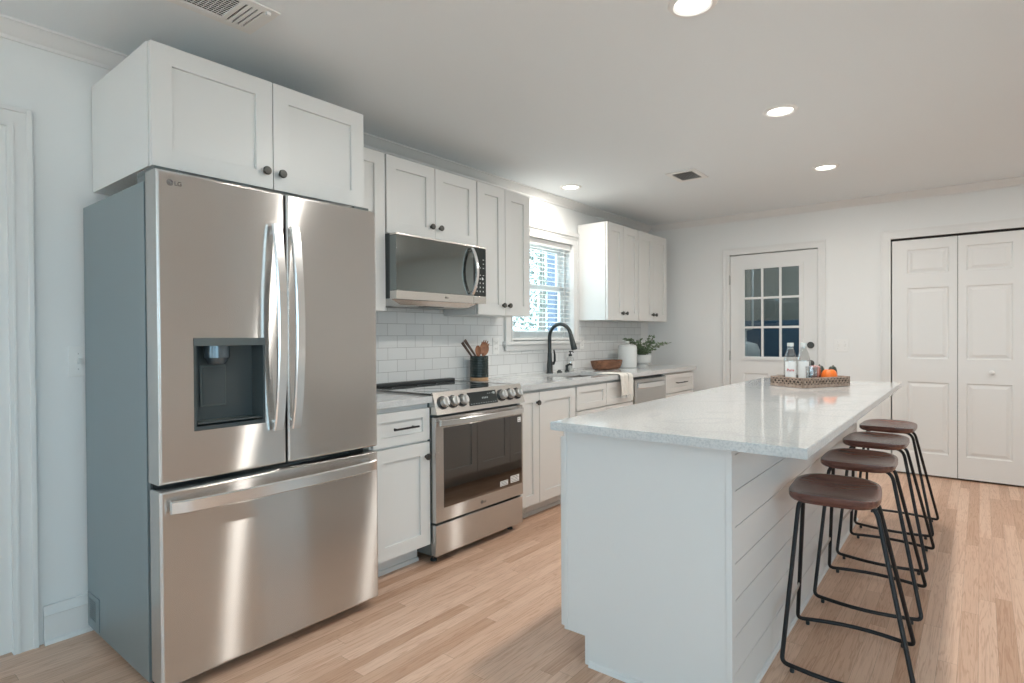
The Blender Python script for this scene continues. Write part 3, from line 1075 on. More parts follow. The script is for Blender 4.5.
# worktops
mb = MB(); mb.box(.0095, .66, 1.700, 2.158, .879, .914, .002)
tag(mb.build('countertop', MT['quartz']), 'short pale quartz worktop between the refrigerator and the range', 'worktop')
mb = MB()
mb.ring('+z', 0, (.0095, .66, 2.934, 5.873), (.150, .545, 3.735, 4.450), .879, .914)
tag(mb.build('countertop', MT['quartz'], smooth=0), 'long pale quartz worktop running under the window with the sink', 'worktop')

# sink
sk = thing('sink', 'stainless double bowl sink set in the worktop under the window', 'sink', (.35, 4.09, .66))
mb = MB()
for (a, b) in ((3.729, 4.082), (4.098, 4.456)):
    V = []
    for (ins, z_) in ((0, .8785), (.006, .86), (.012, .70), (.05, .67)):
        V += [(.144 + ins, a + ins, z_), (.551 - ins, a + ins, z_), (.551 - ins, b - ins, z_), (.144 + ins, b - ins, z_)]
    F = []
    for k in range(3):
        for i in range(4):
            j = (i + 1) % 4
            F.append((k * 4 + i, k * 4 + j, k * 4 + 4 + j, k * 4 + 4 + i))
    F.append((12, 13, 14, 15))
    mb.raw(V, F)
mb.box(.146, .549, 4.082, 4.098, .80, .876, .003)
mb.build('basin', mat('sink_steel', (.40, .39, .38), .35, 1.0), sk)
for yy in (3.905, 4.277):
    mb = MB(); mb.lathe([(.0, .6715), (.03, .6715), (.04, .674), (.042, .671)], (.35, yy, 0), seg=24); mb.build('drain', MT['chrome'], sk)

# faucet
fx, fyy = .07, 4.085
fc = thing('faucet', 'tall black gooseneck faucet behind the sink', 'faucet', (fx, fyy, .914))
mb = MB(); mb.lathe([(.001, .9145), (.029, .9145), (.029, .922), (.026, .930), (.0245, .985), (.020, 1.03), (.0185, 1.08), (.0165, 1.09)], (fx, fyy, 0), seg=24)
mb.build('base', MT['faucet'], fc)
mb = MB(); R = .108
pts = [(fx, fyy, 1.06), (fx, fyy, 1.12), (fx, fyy, 1.18), (fx, fyy, 1.224)] + arc((fx + R, fyy, 1.224), R, math.pi, math.radians(12), 20, (1, 0, 0), (0, 0, 1))[1:]
mb.tube(pts, .0158, 14); mb.build('neck', MT['faucet'], fc)
e = pts[-1]
mb = MB(); d = (Vector(pts[-1]) - Vector(pts[-2])).normalized()
P0 = Vector(e)
mb.tube([P0, P0 + d * .012, P0 + d * .03, P0 + d * .085, P0 + d * .125, P0 + d * .135], .016, 16, radii=[.0168, .0185, .0195, .0235, .0262, .023]); mb.build('spray_head', MT['faucet'], fc)
mb = MB(); mb.tube([(fx + .006, fyy + .02, .995), (fx + .012, fyy + .035, .998)], .014, 12)
mb.sweep_rect([(fx + .012, fyy + .036, .985), (fx + .02, fyy + .047, 1.02), (fx + .018, fyy + .050, 1.07), (fx + .012, fyy + .046, 1.115)], (1, 0, 0), [.010, .011, .009, .006], .004, (0, 1, 0)); mb.build('lever', MT['faucet'], fc)
mb = MB(); mb.lathe([(.0, .9145), (.024, .9145), (.024, .922), (.016, .930), (.010, .937), (.0, .938)], (.085, 4.21, 0)); tag(mb.build('hole_cover', MT['faucet']), 'small black cap on the worktop right beside the faucet', 'sink cap')
sd = thing('soap_pump', 'short black soap pump mounted in the worktop by the sink', 'soap dispenser', (.07, 4.352, .914))
mb = MB(); mb.lathe([(.0, .9145), (.022, .9145), (.022, .921), (.013, .928), (.011, .955), (.013, .960), (.013, .972), (.0, .975)], (.07, 4.352, 0)); mb.build('pump_body', MT['faucet'], sd)
mb = MB(); mb.tube([(.07, 4.352, .968), (.10, 4.352, .980), (.125, 4.352, .974)], .008, 10, radii=[.010, .008, .006]); mb.build('spout', MT['faucet'], sd)

sb = thing('soap_bottle', 'clear glass soap bottle with a black pump top against the tile', 'soap bottle', (.055, 4.43, .914))
mb = MB(); mb.lathe([(.0, .9148), (.030, .9148), (.033, .920), (.033, 1.020), (.028, 1.036), (.014, 1.046), (.013, 1.056)], (.055, 4.43, 0), caps=False); mb.build('bottle', MT['bottle'], sb)
mb = MB(); mb.lathe([(.0, .918), (.0295, .918), (.0295, .985), (.0, .9855)], (.055, 4.43, 0)); mb.build('liquid_soap', mat('soap', (.70, .70, .66), .2), sb)
mb = MB(); mb.box(.0885, .0892, 4.412, 4.448, .940, 1.005); mb.build('label', MT['water'], sb, smooth=0)
mb = MB(); mb.lathe([(.0, 1.050), (.016, 1.050), (.016, 1.066), (.006, 1.068), (.006, 1.086), (.014, 1.088), (.014, 1.096), (.0, 1.098)], (.055, 4.43, 0)); mb.tube([(.055, 4.43, 1.092), (.085, 4.42, 1.092), (.097, 4.416, 1.085)], .005, 8); mb.build('pump', MT['dark'], sb)

# dough bowl
bw = (.20, 4.835, .914)
mb = MB()
prof = [(.0, 0), (.72, 0), (.86, .012), (.95, .042), (1.0, .080), (1.0, .085), (.93, .085), (.90, .06), (.80, .026), (.0, .020)]
rings = []
for (r, h) in prof:
    ring = []
    for k in range(40):
        a = 2 * math.pi * k / 40
        cx_, sy_ = math.cos(a), math.sin(a)
        f = (abs(cx_) ** 2.8 + abs(sy_) ** 2.8) ** (-1 / 2.8)
        ring.append(mb.bm.verts.new((bw[0] +   .088 * r * cx_ * f, bw[1] + .228 * r * sy_ * f, bw[2] + .0008 + h)))
    rings.append(ring)
for A, B in zip(rings, rings[1:]):
    for k in range(40):
        mb.bm.faces.new((A[k], A[(k + 1) % 40], B[(k + 1) % 40], B[k]))
tag(mb.build('dough_bowl', MT['bowlw']), 'long brown wooden dough bowl on the worktop near the canister', 'bowl')

cn = thing('canister', 'tall white ceramic canister with knob lid by the plant', 'canister', (.205, 5.235, .914))
mb = MB(); mb.lathe([(.0, .9148), (.090, .9148), (.094, .920), (.094, 1.112), (.090, 1.128), (.0, 1.129)], (.205, 5.235, 0), seg=40); mb.build('body', MT['ceramic'], cn)
mb = MB(); mb.lathe([(.0, 1.1295), (.088, 1.1295), (.086, 1.136), (.075, 1.142), (.014, 1.146), (.012, 1.150), (.021, 1.160), (.021, 1.170), (.012, 1.178), (.0, 1.180)], (.205, 5.235, 0), seg=40); mb.build('lid', MT['ceramic'], cn)

px_, py_ = .205, 5.555
pt = thing('potted_plant', 'leafy green plant in a white footed pot by the end wall', 'plant', (px_, py_, .914))
mb = MB(); mb.lathe([(.0, .9148), (.056, .9148), (.058, .925), (.054, .944), (.088, .950), (.094, .962), (.094, 1.030), (.090, 1.034), (.084, 1.030), (.082, 1.016), (.0, 1.014)], (px_, py_, 0), seg=36); mb.build('pot', MT['ceramic'], pt)
rnd = random.Random(11)
mbs, mbl = MB(), MB()
for k in range(26):
    a = rnd.uniform(0, 6.28); lean = rnd.uniform(.35, 1.15); ln = rnd.uniform(.13, .24)
    dx, dy = math.cos(a) * .8, math.sin(a)
    if dx < 0:
        dx *= .55
    if k < 4:
        dy, dx, lean, ln = .95, .3 * (k - 1), 1.0, .27
    elif k < 8:
        dy, dx, lean, ln = -.95, .10 * (k - 6), .85, .29
    P = [Vector((px_ + dx * .03, py_ + dy * .03, 1.012))]
    for j in range(1, 7):
        t = j / 6
        P.append(Vector((px_ + dx * (.03 + ln * t * lean), py_ + dy * (.03 + ln * t * lean), 1.012 + ln * (t * (1.15 - .25 * lean) - .38 * lean * t * t))))
    mbs.tube(P, .002, 5)
    for j in range(1, 7):
        for s_ in (-1, 1, 0):
            d_ = (P[j] - P[j - 1]).normalized()
            side = d_.cross(Vector((rnd.uniform(-.6, .6), rnd.uniform(-.6, .6), 1))).normalized()
            ld = (d_ * .6 + side * s_ + Vector((0, 0, rnd.uniform(-.1, .35)))).normalized()
            w_ = ld.cross(Vector((rnd.uniform(-1, 1), rnd.uniform(-1, 1), 1.2))).normalized()
            q = P[j]; L_ = rnd.uniform(.022, .040); W_ = L_ * .34
            up_ = w_.cross(ld) * .004
            mbl.raw([q, q + ld * L_ * .35 + w_ * W_, q + ld * L_ * .35 - up_, q + ld * L_ * .35 - w_ * W_, q + ld * L_ * .72 + w_ * W_ * .8, q + ld * L_ * .72 - up_, q + ld * L_ * .72 - w_ * W_ * .8, q + ld * L_],
                    [(0, 2, 1), (0, 3, 2), (1, 2, 5, 4), (2, 3, 6, 5), (4, 5, 7), (5, 6, 7)])
mbs.build('stem', MT['twig'], pt)
mbl.build('foliage', MT['leaf'], pt, smooth=0, weld=False)
jr = thing('glass_jar', 'small glass jar behind the plant pot by the end of the tile', 'jar', (.12, 5.775, .914))
mb = MB(); mb.lathe([(.0, .9148), (.030, .9148), (.034, .92), (.034, 1.01), (.026, 1.025), (.026, 1.04)], (.12, 5.775, 0), caps=False); mb.build('jar_body', mat('smoke_glass', (.12, .15, .14), .08), jr)
mb = MB(); mb.lathe([(.0, 1.0405), (.029, 1.0405), (.029, 1.055), (.0, 1.056)], (.12, 5.775, 0)); mb.build('jar_lid', MT['dark'], jr)

# towel
tw = thing('kitchen_towel', 'cream kitchen towel with fringe draped over the worktop edge by the sink', 'towel', (.66, 4.33, .914))


def towel_pt(u, v):
    """u 0..1 across (y), v distance along from back"""
    fold = .010 * math.sin(u * 15.0) + .005 * math.sin(u * 31 + 1)
    if v < .20:
        x = .463 + v; z = .9195 + .003 * abs(math.sin(u * 15))
        y = 4.205 + (.20) * u - (.20 - v) * .05
        return Vector((x, y, z))
    if v < .245:
        a = (v - .20) / .045 * math.pi / 2
        return Vector((.663 + .012 * math.sin(a) + max(0, fold) * (a / 1.57), 4.205 + .20 * u, .9075 + .012 * math.cos(a)))
    t = v - .245
    w = 1 - .10 * min(1, t / .1)
    return Vector((.679 + max(-.006, fold * min(1, .3 + t / .08)) + .004, 4.305 + (u - .5) * .215 * w + .05 * t, .9075 - t))


mb = MB(); nu, nv = 36, 44; g = []
for j in range(nv + 1):
    g.append([mb.bm.verts.new(towel_pt(i / nu, .405 * j / nv)) for i in range(nu + 1)])
for j in range(nv):
    for i in range(nu):
        f = mb.bm.faces.new((g[j][i], g[j][i + 1], g[j + 1][i + 1], g[j + 1][i]))
        f.material_index = 1 if i in (25, 26) else 0
bmesh.ops.solidify(mb.bm, geom=mb.bm.faces[:], thickness=.0035)
mb.build('cloth', [MT['cloth'], MT['cstripe']], tw, smooth=60)
mb = MB()
for i in range(0, nu + 1, 2):
    p = towel_pt(i / nu, .405)
    mb.tube([p + Vector((0, 0, .003)), p + Vector((.001, rnd.uniform(-.003, .003), -.012)), p + Vector((.001, rnd.uniform(-.005, .005), -.026))], .0016, 5)
mb.build('fringe', MT['cloth'], tw)

# crock with utensils (stands at the back of the cooktop corner)
cx, cy, cz = .110, 3.140, .9145
ck = thing('utensil_crock', 'ribbed dark green crock with pale wooden foot beside the range', 'crock', (cx, cy, cz))
pr = [(.0, .022), (.0645, .022)]
z = .022
for k in range(8):
    pr += [(.067, z + .002), (.068, z + .009), (.067, z + .016), (.065, z + .018)]
    z += .0185
pr += [(.067, .172), (.066, .176), (.061, .175), (.059, .16), (.057, .03), (.0, .028)]
mb = MB(); mb.lathe([(r, cz + h) for r, h in pr], (cx, cy, 0), seg=36); mb.build('body', MT['crock'], ck)
mb = MB(); mb.lathe([(.0, cz), (.0655, cz), (.0665, cz + .002), (.0665, cz + .0215), (.0, cz + .0218)], (cx, cy, 0), seg=36); mb.build('foot', MT['beech'], ck)


def utensil(name, label, base, tip, kind, m):
    b, t = Vector(base), Vector(tip)
    d = (t - b).normalized()
    view = Vector((1, -.6, 0)).normalized()
    side = d.cross(view).normalized()
    nrm = side.cross(d).normalized()
    o = thing(name, label, 'utensil', b, 'utensils in the dark crock')
    mb = MB()
    if kind == 'stick':
        n = 8
        mb.sweep_rect([b + d * (t - b).length * k / n for k in range(n + 1)], side, [.005 + .006 * (k / n) ** 2 for k in range(n + 1)], .0035, nrm)
        mb.build('handle', m, o)
        return
    L_ = (t - b).length
    hl = .085 if kind == 'spoon' else .105
    mb.tube([b, b + d * (L_ - hl * .85)], .0055, 10, radii=[.005, .007])
    mb.build('handle', m, o)
    mb = MB()
    hw = .022 if kind == 'spoon' else .036
    c = b + d * (L_ - hl * .5)
    V, F = [], []
    nr, na = 5, 24
    for layer in (0, 1):
        for i in range(1, nr + 1):
            r = i / nr
            for k in range(na):
                a = 2 * math.pi * k / na
                dep = (-.012 * (1 - r * r)) + (.004 if layer else 0) * (1 - r ** 6)
                V.append(c + d * math.cos(a) * r * hl * .5 + side * math.sin(a) * r * hw + nrm * dep)
        V.append(c + nrm * (-.012 + (.004 if layer else 0)))
    half = nr * na + 1
    for layer in (0, 1):
        o_ = layer * half
        for i in range(nr - 1):
            for k in range(na):
                k2 = (k + 1) % na
                F.append((o_ + i * na + k, o_ + i * na + k2, o_ + (i + 1) * na + k2, o_ + (i + 1) * na + k))
        for k in range(na):
            F.append((o_ + nr * na, o_ + (k + 1) % na, o_ + k))
    mb.raw(V, F)
    head = mb.build('head', m, o, smooth=60)
    if kind == 'server':
        mb = MB()
        for k in range(5):
            a = (k - 2) * .42
            p = c + d * math.cos(a) * hl * .42 + side * math.sin(a) * hw * .9
            q = p + d * .022 * (1 if abs(k - 2) < 2 else .8) + side * math.sin(a) * .006 + nrm * .010
            mb.tube([p - d * .008, p + d * .006 + nrm * .002, q], .005, 8, radii=[.005, .0048, .003])
        mb.build('tooth', m, o)['kind'] = 'stuff'


utensil('wooden_stick', 'dark slim wooden utensil leaning farthest left in the crock', (cx + .015, cy + .045, .990), (cx + .02, cy - .172, 1.207), 'stick', MT['tongw'])
utensil('wooden_stick', 'dark wooden utensil just right of the one leaning farthest left', (cx - .015, cy + .045, .975), (cx - .03, cy - .145, 1.190), 'stick', MT['tongw'])
utensil('wooden_spoon', 'small brown wooden spoon in the middle of the crock', (cx + .006, cy + .012, cz + .04), (cx + .03, cy - .050, 1.168), 'spoon', MT['spoonw'])
utensil('spaghetti_server', 'broad toothed wooden spaghetti server on the right in the crock', (cx + .018, cy - .012, cz + .04), (cx - .005, cy + .075, 1.190), 'server', MT['spoonw'])


# ------------------------------------------------------------------ small wall plates
def plate(name, label, cat, face, base, a0, a1, b0, b1, kind):
    t = thing(name, label, cat, ((base, (a0 + a1) / 2, b0) if face[1] == 'x' else ((a0 + a1) / 2, base, b0)))
    mb = MB(); mb.fbox(face, base, a0, a1, b0, b1, .0005, .006, .002); mb.build('plate', MT['white'], t)
    n = 1 if (a1 - a0) < .1 else 2
    for k in range(n):
        c = a0 + (a1 - a0) * (k + .5) / n
        if kind == 'outlet':
            for zz in (.32, .68):
                q = b0 + (b1 - b0) * zz
                mb = MB(); mb.fbox(face, base, c - .016, c + .016, q - .014, q + .014, .006, .0075, .003); rc = mb.build('receptacle', MT['white'], t)
                mb = MB()
                for s in (-.006, .006):
                    mb.fbox(face, base, c + s - .001, c + s + .001, q - .004, q + .005, .0075, .0079)
                mb.build('slot', MT['shadow'], rc, smooth=0)
        else:
            mb = MB(); q = (b0 + b1) / 2; mb.fbox(face, base, c - .005, c + .005, q - .009, q + .013, .006, .017, .002); mb.build('toggle', MT['white'], t)
            mb = MB(); mb.fbox(face, base, c - .002, c + .002, q + .030, q + .034, .006, .0068); mb.build('screw', MT['hingem'], t, smooth=0)
            mb = MB(); mb.fbox(face, base, c - .002, c + .002, q - .034, q - .030, .006, .0068); mb.build('screw', MT['hingem'], t, smooth=0)
    return t


plate('light_switch', 'white light switch on the wall left of the refrigerator', 'switch', '+x', 0, .722, .792, 1.075, 1.20, 'switch')
plate('wall_outlet', 'white outlet in the tile between the crock and the window', 'outlet', '+x', .009, 3.405, 3.48, 1.095, 1.220, 'outlet')
plate('wall_outlet', 'white outlet in the tile right of the faucet', 'outlet', '+x', .009, 4.655, 4.73, 1.108, 1.222, 'outlet')
plate('light_switch', 'white double switch between the glazed door and the closet', 'switch', '-y', YW, 1.880, 1.998, 1.070, 1.186, 'switch')


# ------------------------------------------------------------------ badge used on the appliances
def badge(parent, base, y, z, s):
    """round emblem and the two letters beside it, on a face looking towards +x"""
    mb = MB(); mb.lathe([(.0, .0008), (s * .5, .0008), (s * .5, .0001)], (base, y, z), 'x', 28)
    b = mb.build('emblem', MT['logo'], parent, smooth=0)
    mb = MB()
    mb.tube(arc((base + .001, y, z), s * .36, math.radians(70), math.radians(360), 18, (0, 1, 0), (0, 0, 1)), s * .025, 6)
    mb.box(base + .0006, base + .0014, y - s * .03, y + s * .02, z - s * .16, z + s * .20)
    mb.box(base + .0006, base + .0014, y - s * .03, y + s * .13, z - s * .16, z - s * .11)
    mb.box(base + .0006, base + .0014, y + .0, y + s * .36, z - s * .02, z + s * .03)
    mb.lathe([(.0, .0014), (s * .055, .0014), (s * .055, .0006)], (base, y - s * .16, z + s * .16), 'x', 12)
    mb.build('emblem_line', MT['steel2'], b)
    text('logo', 'LG', s * .95, MT['logo'], parent, (base + .0004, y + s * .62, z - s * .34), (0, 1, 0), (0, 0, 1), .0004, bold=s * .012)


# ------------------------------------------------------------------ refrigerator
FY0, FY1 = .7734, 1.683
fr = thing('refrigerator', 'tall stainless french door refrigerator with ice dispenser', 'refrigerator', (.4, 1.228, 0))
mb = MB(); mb.box(.03, .688, FY0, FY1, .03, 1.778, .003); mb.build('body', MT['fside'], fr)['label'] = 'grey painted refrigerator case'
mb = MB(); mb.box(.6885, .706, FY0 + .012, FY1 - .012, .06, 1.775); mb.build('gasket', MT['dark'], fr, smooth=0)
XF = .80


def bev_door(y0_, y1_, z0_, z1_, hole=None, r=.010):
    """steel front with rounded edges, x .707 to XF"""
    mb = MB()
    if not hole:
        mb.box(.707, XF, y0_, y1_, z0_, z1_, r, 3)
        return mb
    As = [y0_, y0_ + r, hole[0], hole[1], y1_ - r, y1_]
    mb.box(.707, XF, y0_, hole[0], z0_, z1_, r, 3)
    mb.bm.free(); mb.bm = bmesh.new()
    mb.hard = True
    # outer shell: rounded outline rings then the front with a hole
    def R(i, x):
        return [(x, y0_ + i, z0_ + i), (x, y1_ - i, z0_ + i), (x, y1_ - i, z1_ - i), (x, y0_ + i, z1_ - i)]
    V = R(0, .707)
    for k in range(5):
        a = math.pi / 2 * k / 4
        V += R(r * (1 - math.cos(a)), XF - r + r * math.sin(a))
    h = hole
    V += [(XF, h[0], h[2]), (XF, h[1], h[2]), (XF, h[1], h[3]), (XF, h[0], h[3])]
    V += [(.7072, h[0], h[2]), (.7072, h[1], h[2]), (.7072, h[1], h[3]), (.7072, h[0], h[3])]
    F = []
    for k in range(7):
        for i in range(4):
            j = (i + 1) % 4
            F.append((k * 4 + i, k * 4 + j, k * 4 + 4 + j, k * 4 + 4 + i))
    mb.raw(V, F)
    return mb


DH = (.887, 1.147, .905, 1.232)
ld = bev_door(FY0, 1.2345, .734, 1.803, DH).build('door', MT['steel'], fr)
rd = bev_door(1.2405, FY1, .734, 1.803).build('door', MT['steel'], fr)
fd = bev_door(FY0, FY1, .042, .712).build('freezer_drawer', MT['steel'], fr)


def bow_handle(parent, y):
    mb = MB(); n = 24; pts = []; nr = []
    for k in range(n + 1):
        t = k / n
        z = .872 + .80 * t
        s = math.sin(math.pi * t)
        pts.append((.822 + .040 * s ** .75, y, z)); nr.append((1, 0, 0))
    mb.sweep_rect(pts, (0, 1, 0), .019, .010, nr)
    for z in (.905, 1.640):
        mb.tube([(XF - .002, y, z), (.829, y, z)], .010, 10)
    return mb.build('handle', MT['chrome'], parent)


bow_handle(ld, 1.187); bow_handle(rd, 1.262)
mb = MB(); n = 24
pts = [(.822 + .030 * math.sin(math.pi * k / n) ** .4, .800 + .850 * k / n, .658) for k in range(n + 1)]
mb.sweep_rect(pts, (0, 0, 1), .023, .009, (1, 0, 0))
for y in (.83, 1.62):
    mb.tube([(XF - .002, y, .658), (.829, y, .658)], .012, 10)
mb.build('handle', MT['chrome'], fd)
badge(fr, XF, .817, 1.762, .021)
# dispenser
ds = MB()
a0, a1, b0, b1 = DH
xb = .722
V = [(XF + .001, a0, b0), (XF + .001, a1, b0), (XF + .001, a1, b1), (XF + .001, a0, b1),
     (XF + .001, a0 + .008, b0 + .014), (XF + .001, a1 - .008, b0 + .014), (XF + .001, a1 - .008, b1 - .028), (XF + .001, a0 + .008, b1 - .028),
     (xb, a0 + .012, b0 + .022), (xb, a1 - .012, b0 + .022), (xb, a1 - .012, b1 - .028), (xb, a0 + .012, b1 - .028)]
F = []
for k in range(2):
    for i in range(4):
        j = (i + 1) % 4
        F.append((k * 4 + i, k * 4 + j, k * 4 + 4 + j, k * 4 + 4 + i))
F.append((8, 9, 10, 11))
ds.raw(V, F)
dsp = ds.build('dispenser', MT['slate'], fr, smooth=0); dsp['label'] = 'dark grey ice and water dispenser recess'
mb = MB(); mb.box(XF + .0015, XF + .004, a0, a1, b1 - .028, b1, .001); mb.build('control_strip', MT['slate2'], dsp)
yc = .985
mb = MB(); mb.lathe([(.001, b1 - .0285), (.046, b1 - .0285), (.046, b1 - .072), (.040, b1 - .078), (.030, b1 - .095), (.001, b1 - .095)], (xb + .038, yc, 0), seg=24, sx=.75); mb.build('nozzle', mat('nozzle_grey', (.12, .15, .17), .2, .6), dsp)
mb = MB(); mb.box(xb + .002, xb + .010, yc - .048, yc + .046, b0 + .075, b1 - .100, .003); mb.build('paddle', MT['slate2'], dsp)
mb = MB(); mb.box(xb + .012, xb + .014, yc - .042, yc + .040, b0 + .082, b1 - .107, .001); mb.build('paddle_face', MT['slate'], dsp)
mb = MB(); mb.box(xb + .002, XF, a0 + .014, a1 - .014, b0 + .0225, b0 + .026, .001); mb.build('drip_tray', MT['slate2'], dsp)
# side grille, hinge covers, base
mb = MB(); mb.ring('-y', FY0, (.040, .178, .044, .178), (.062, .140, .072, .160), .0003, .003)
gr = mb.build('side_grille', MT['fside'], fr, smooth=0)
mb = MB(); mb.fbox('-y', FY0, .062, .140, .072, .160, .0003, .0008); mb.build('opening', MT['shadow'], gr, smooth=0)
mb = MB()
for k in range(9):
    mb.fbox('-y', FY0, .062 + k * .0092, .0655 + k * .0092, .072, .160, .0009, .0025)
for k in range(10):
    mb.fbox('-y', FY0, .062, .140, .072 + k * .0092, .0752 + k * .0092, .0009, .0025)
mb.build('grating', MT['fside'], gr, smooth=0, weld=False)
for y in (FY0 + .05, FY1 - .05):
    mb = MB(); mb.box(.60, .76, y - .04, y + .04, 1.804, 1.822, .004); mb.box(.60, .68, y - .04, y + .04, 1.7785, 1.804, .002); mb.build('hinge_cover', MT['slate2'], fr)
mb = MB(); mb.box(.60, .69, FY0 + .02, FY1 - .02, .012, .0295); mb.build('base_grille', MT['dark'], fr, smooth=0)
for y in (FY0 + .08, FY1 - .08):
    for x in (.12, .62):
        mb = MB(); mb.lathe([(.001, 0), (.02, 0), (.02, .012), (.012, .016), (.012, .03)], (x, y, 0)); mb.build('foot', MT['dark'], fr)

# ------------------------------------------------------------------ range
RY0, RY1 = 2.163, 2.929
rg = thing('range', 'stainless slide in electric range with black glass cooktop', 'range', (.34, 2.546, 0))
mb = MB(); mb.box(.03, .628, RY0 + .002, RY1 - .002, .045, .905, .002); mb.build('body', MT['slate2'], rg)
mb = MB(); mb.box(.03, .640, RY0, RY1, .9065, .9225, .002); ct = mb.build('cooktop', MT['bglass'], rg); ct['label'] = 'glossy black glass cooktop'
mb = MB()
for (yy, xx, rr) in ((2.34, .22, .075), (2.34, .46, .105), (2.75, .22, .105), (2.75, .46, .08), (2.545, .20, .06)):
    mb.tube([(xx + rr * math.cos(a), yy + rr * math.sin(a), .9227) for a in [2 * math.pi * k / 40 for k in range(40)]], .0008, 4, closed=True)
mb.build('burner_ring', mat('burner_mark', (.16, .17, .17), .3), ct)
mb = MB(); mb.box(.032, .085, RY0 + .01, RY1 - .012, .923, .944, .004); mb.build('rear_vent', MT['dark'], rg)
mb = MB(); mb.ring('+z', 0, (.028, .652, RY0 - .002, RY1 + .002), (.040, .630, RY0 + .006, RY1 - .006), .9228, .9248); mb.build('cooktop_trim', MT['steel2'], rg)
# sloped control panel
PX0, PZ0, PX1, PZ1 = .652, .930, .690, .812
mb = MB(); mb.prism([(.629, RY0, .812), (.629, RY0, .9062), (.641, RY0, .9062), (.641, RY0, .930), (PX0, RY0, PZ0), (PX1, RY0, PZ1)], (0, RY1 - RY0, 0)); cp = mb.build('control_panel', MT['steel2'], rg, smooth=0)
sl = Vector((PX1 - PX0, 0, PZ1 - PZ0)).normalized()
nv_ = Vector((-sl.z, 0, sl.x))


def on_panel(y, t, out=0.0):
    p = Vector((PX0, y, PZ0)) + sl * t + nv_ * out
    return p


KNOBM = mat('knob_steel', (.62, .63, .62), .42, 1.0)
for y in (2.222, 2.298, 2.374, 2.718, 2.794, 2.870):
    c = on_panel(y, .060)
    mb = MB()
    mb.tube([c + nv_ * .0006, c + nv_ * .007, c + nv_ * .009], .036, 28, radii=[.036, .036, .033])
    mb.build('knob_skirt', MT['dark'], cp)
    mb = MB()
    mb.tube([c + nv_ * .0092, c + nv_ * .022, c + nv_ * .034, c + nv_ * .036], .028, 28, radii=[.027, .0265, .025, .022])
    kb = mb.build('knob', KNOBM, cp)
    mb = MB(); mb.sweep_rect([c + nv_ * .0365 - sl * .022, c + nv_ * .044 - sl * .020, c + nv_ * .044 + sl * .020, c + nv_ * .0365 + sl * .022], (0, 1, 0), .006, .0015, nv_); mb.build('grip', MT['chrome'], kb)
V = [on_panel(2.425, .022, .0004), on_panel(2.672, .022, .0004), on_panel(2.672, .100, .0004), on_panel(2.425, .100, .0004)]
mb = MB(); mb.prism(V, nv_ * .0015); dp = mb.build('display', MT['bglass2'], cp, smooth=0)
mb = MB()
for k in range(11):
    p = on_panel(2.437 + k * .0212, .088, .0020)
    mb.prism([p, p + Vector((0, .009, 0)), p + Vector((0, .009, 0)) + sl * .004, p + sl * .004], nv_ * .0002)
for k in range(4):
    p = on_panel(2.54 + k * .014, .056, .0020)
    mb.prism([p, p + Vector((0, .008, 0)), p + Vector((0, .008, 0)) + sl * .010, p + sl * .010], nv_ * .0002)
for k in range(3):
    p = on_panel(2.595 + k * .018, .036, .0020)
    mb.prism([p, p + Vector((0, .008, 0)), p + Vector((0, .008, 0)) + sl * .004, p + sl * .004], nv_ * .0002)
p = on_panel(2.642, .030, .0020); mb.prism([p, p + Vector((0, .020, 0)), p + Vector((0, .020, 0)) + sl * .014, p + sl * .014], nv_ * .0002)
mb.build('display_mark', mat('display_grey', (.32, .36, .36), .5), dp, smooth=0)
# oven door
XO = .672
OW = (2.226, 2.914, .300, .735)
mb = MB(); mb.ring('+x', .630, (RY0 + .003, RY1 - .003, .228, .795), (OW[0] + .02, OW[1] - .02, OW[2] + .02, OW[3] - .02), 0, XO - .630)
od = mb.build('oven_door', MT['steel'], rg, smooth=0)
mb = MB(); mb.box(XO - .008, XO + .0012, OW[0], OW[1], OW[2], OW[3], .001); mb.build('oven_window', MT['oglass'], od)['label'] = 'dark reflective oven window'
mb = MB(); n = 20
pts = [(XO + .018 + .030 * math.sin(math.pi * k / n) ** .4, RY0 + .022 + (RY1 - RY0 - .044) * k / n, .766) for k in range(n + 1)]
mb.sweep_rect(pts, (0, 0, 1), .017, .008, (1, 0, 0))
for y in (RY0 + .045, RY1 - .045):
    mb.tube([(XO - .002, y, .766), (XO + .026, y, .766)], .011, 10)
mb.build('handle', MT['chrome'], od)
badge(rg, XO, 2.535, .262, .020)
for (ya, yb, za, zb, nl) in ((2.70, 2.775, .318, .348, 3), (2.80, 2.885, .320, .362, 4), (2.872, 2.905, .690, .722, 2)):
    mb = MB(); mb.box(XO + .0013, XO + .0018, ya, yb, za, zb); sk_ = mb.build('sticker', MT['water'], rg, smooth=0)
    mb = MB()
    for k in range(nl):
        zz = za + (zb - za) * (k + .7) / (nl + .4)
        mb.box(XO + .0018, XO + .0020, ya + .006, yb - .006 - .01 * (k % 2), zz - .0016, zz + .0016)
    mb.build('print', MT['slate'], sk_, smooth=0)
mb = MB(); mb.box(.630, .670, RY0 + .003, RY1 - .003, .046, .214, .004); mb.build('drawer', MT['steel'], rg)
for y in (RY0 + .05, RY1 - .05):
    for x in (.10, .60):
        mb = MB(); mb.lathe([(.001, 0), (.018, 0), (.018, .01), (.011, .014), (.011, .0448)], (x, y, 0)); mb.build('foot', MT['dark'], rg)

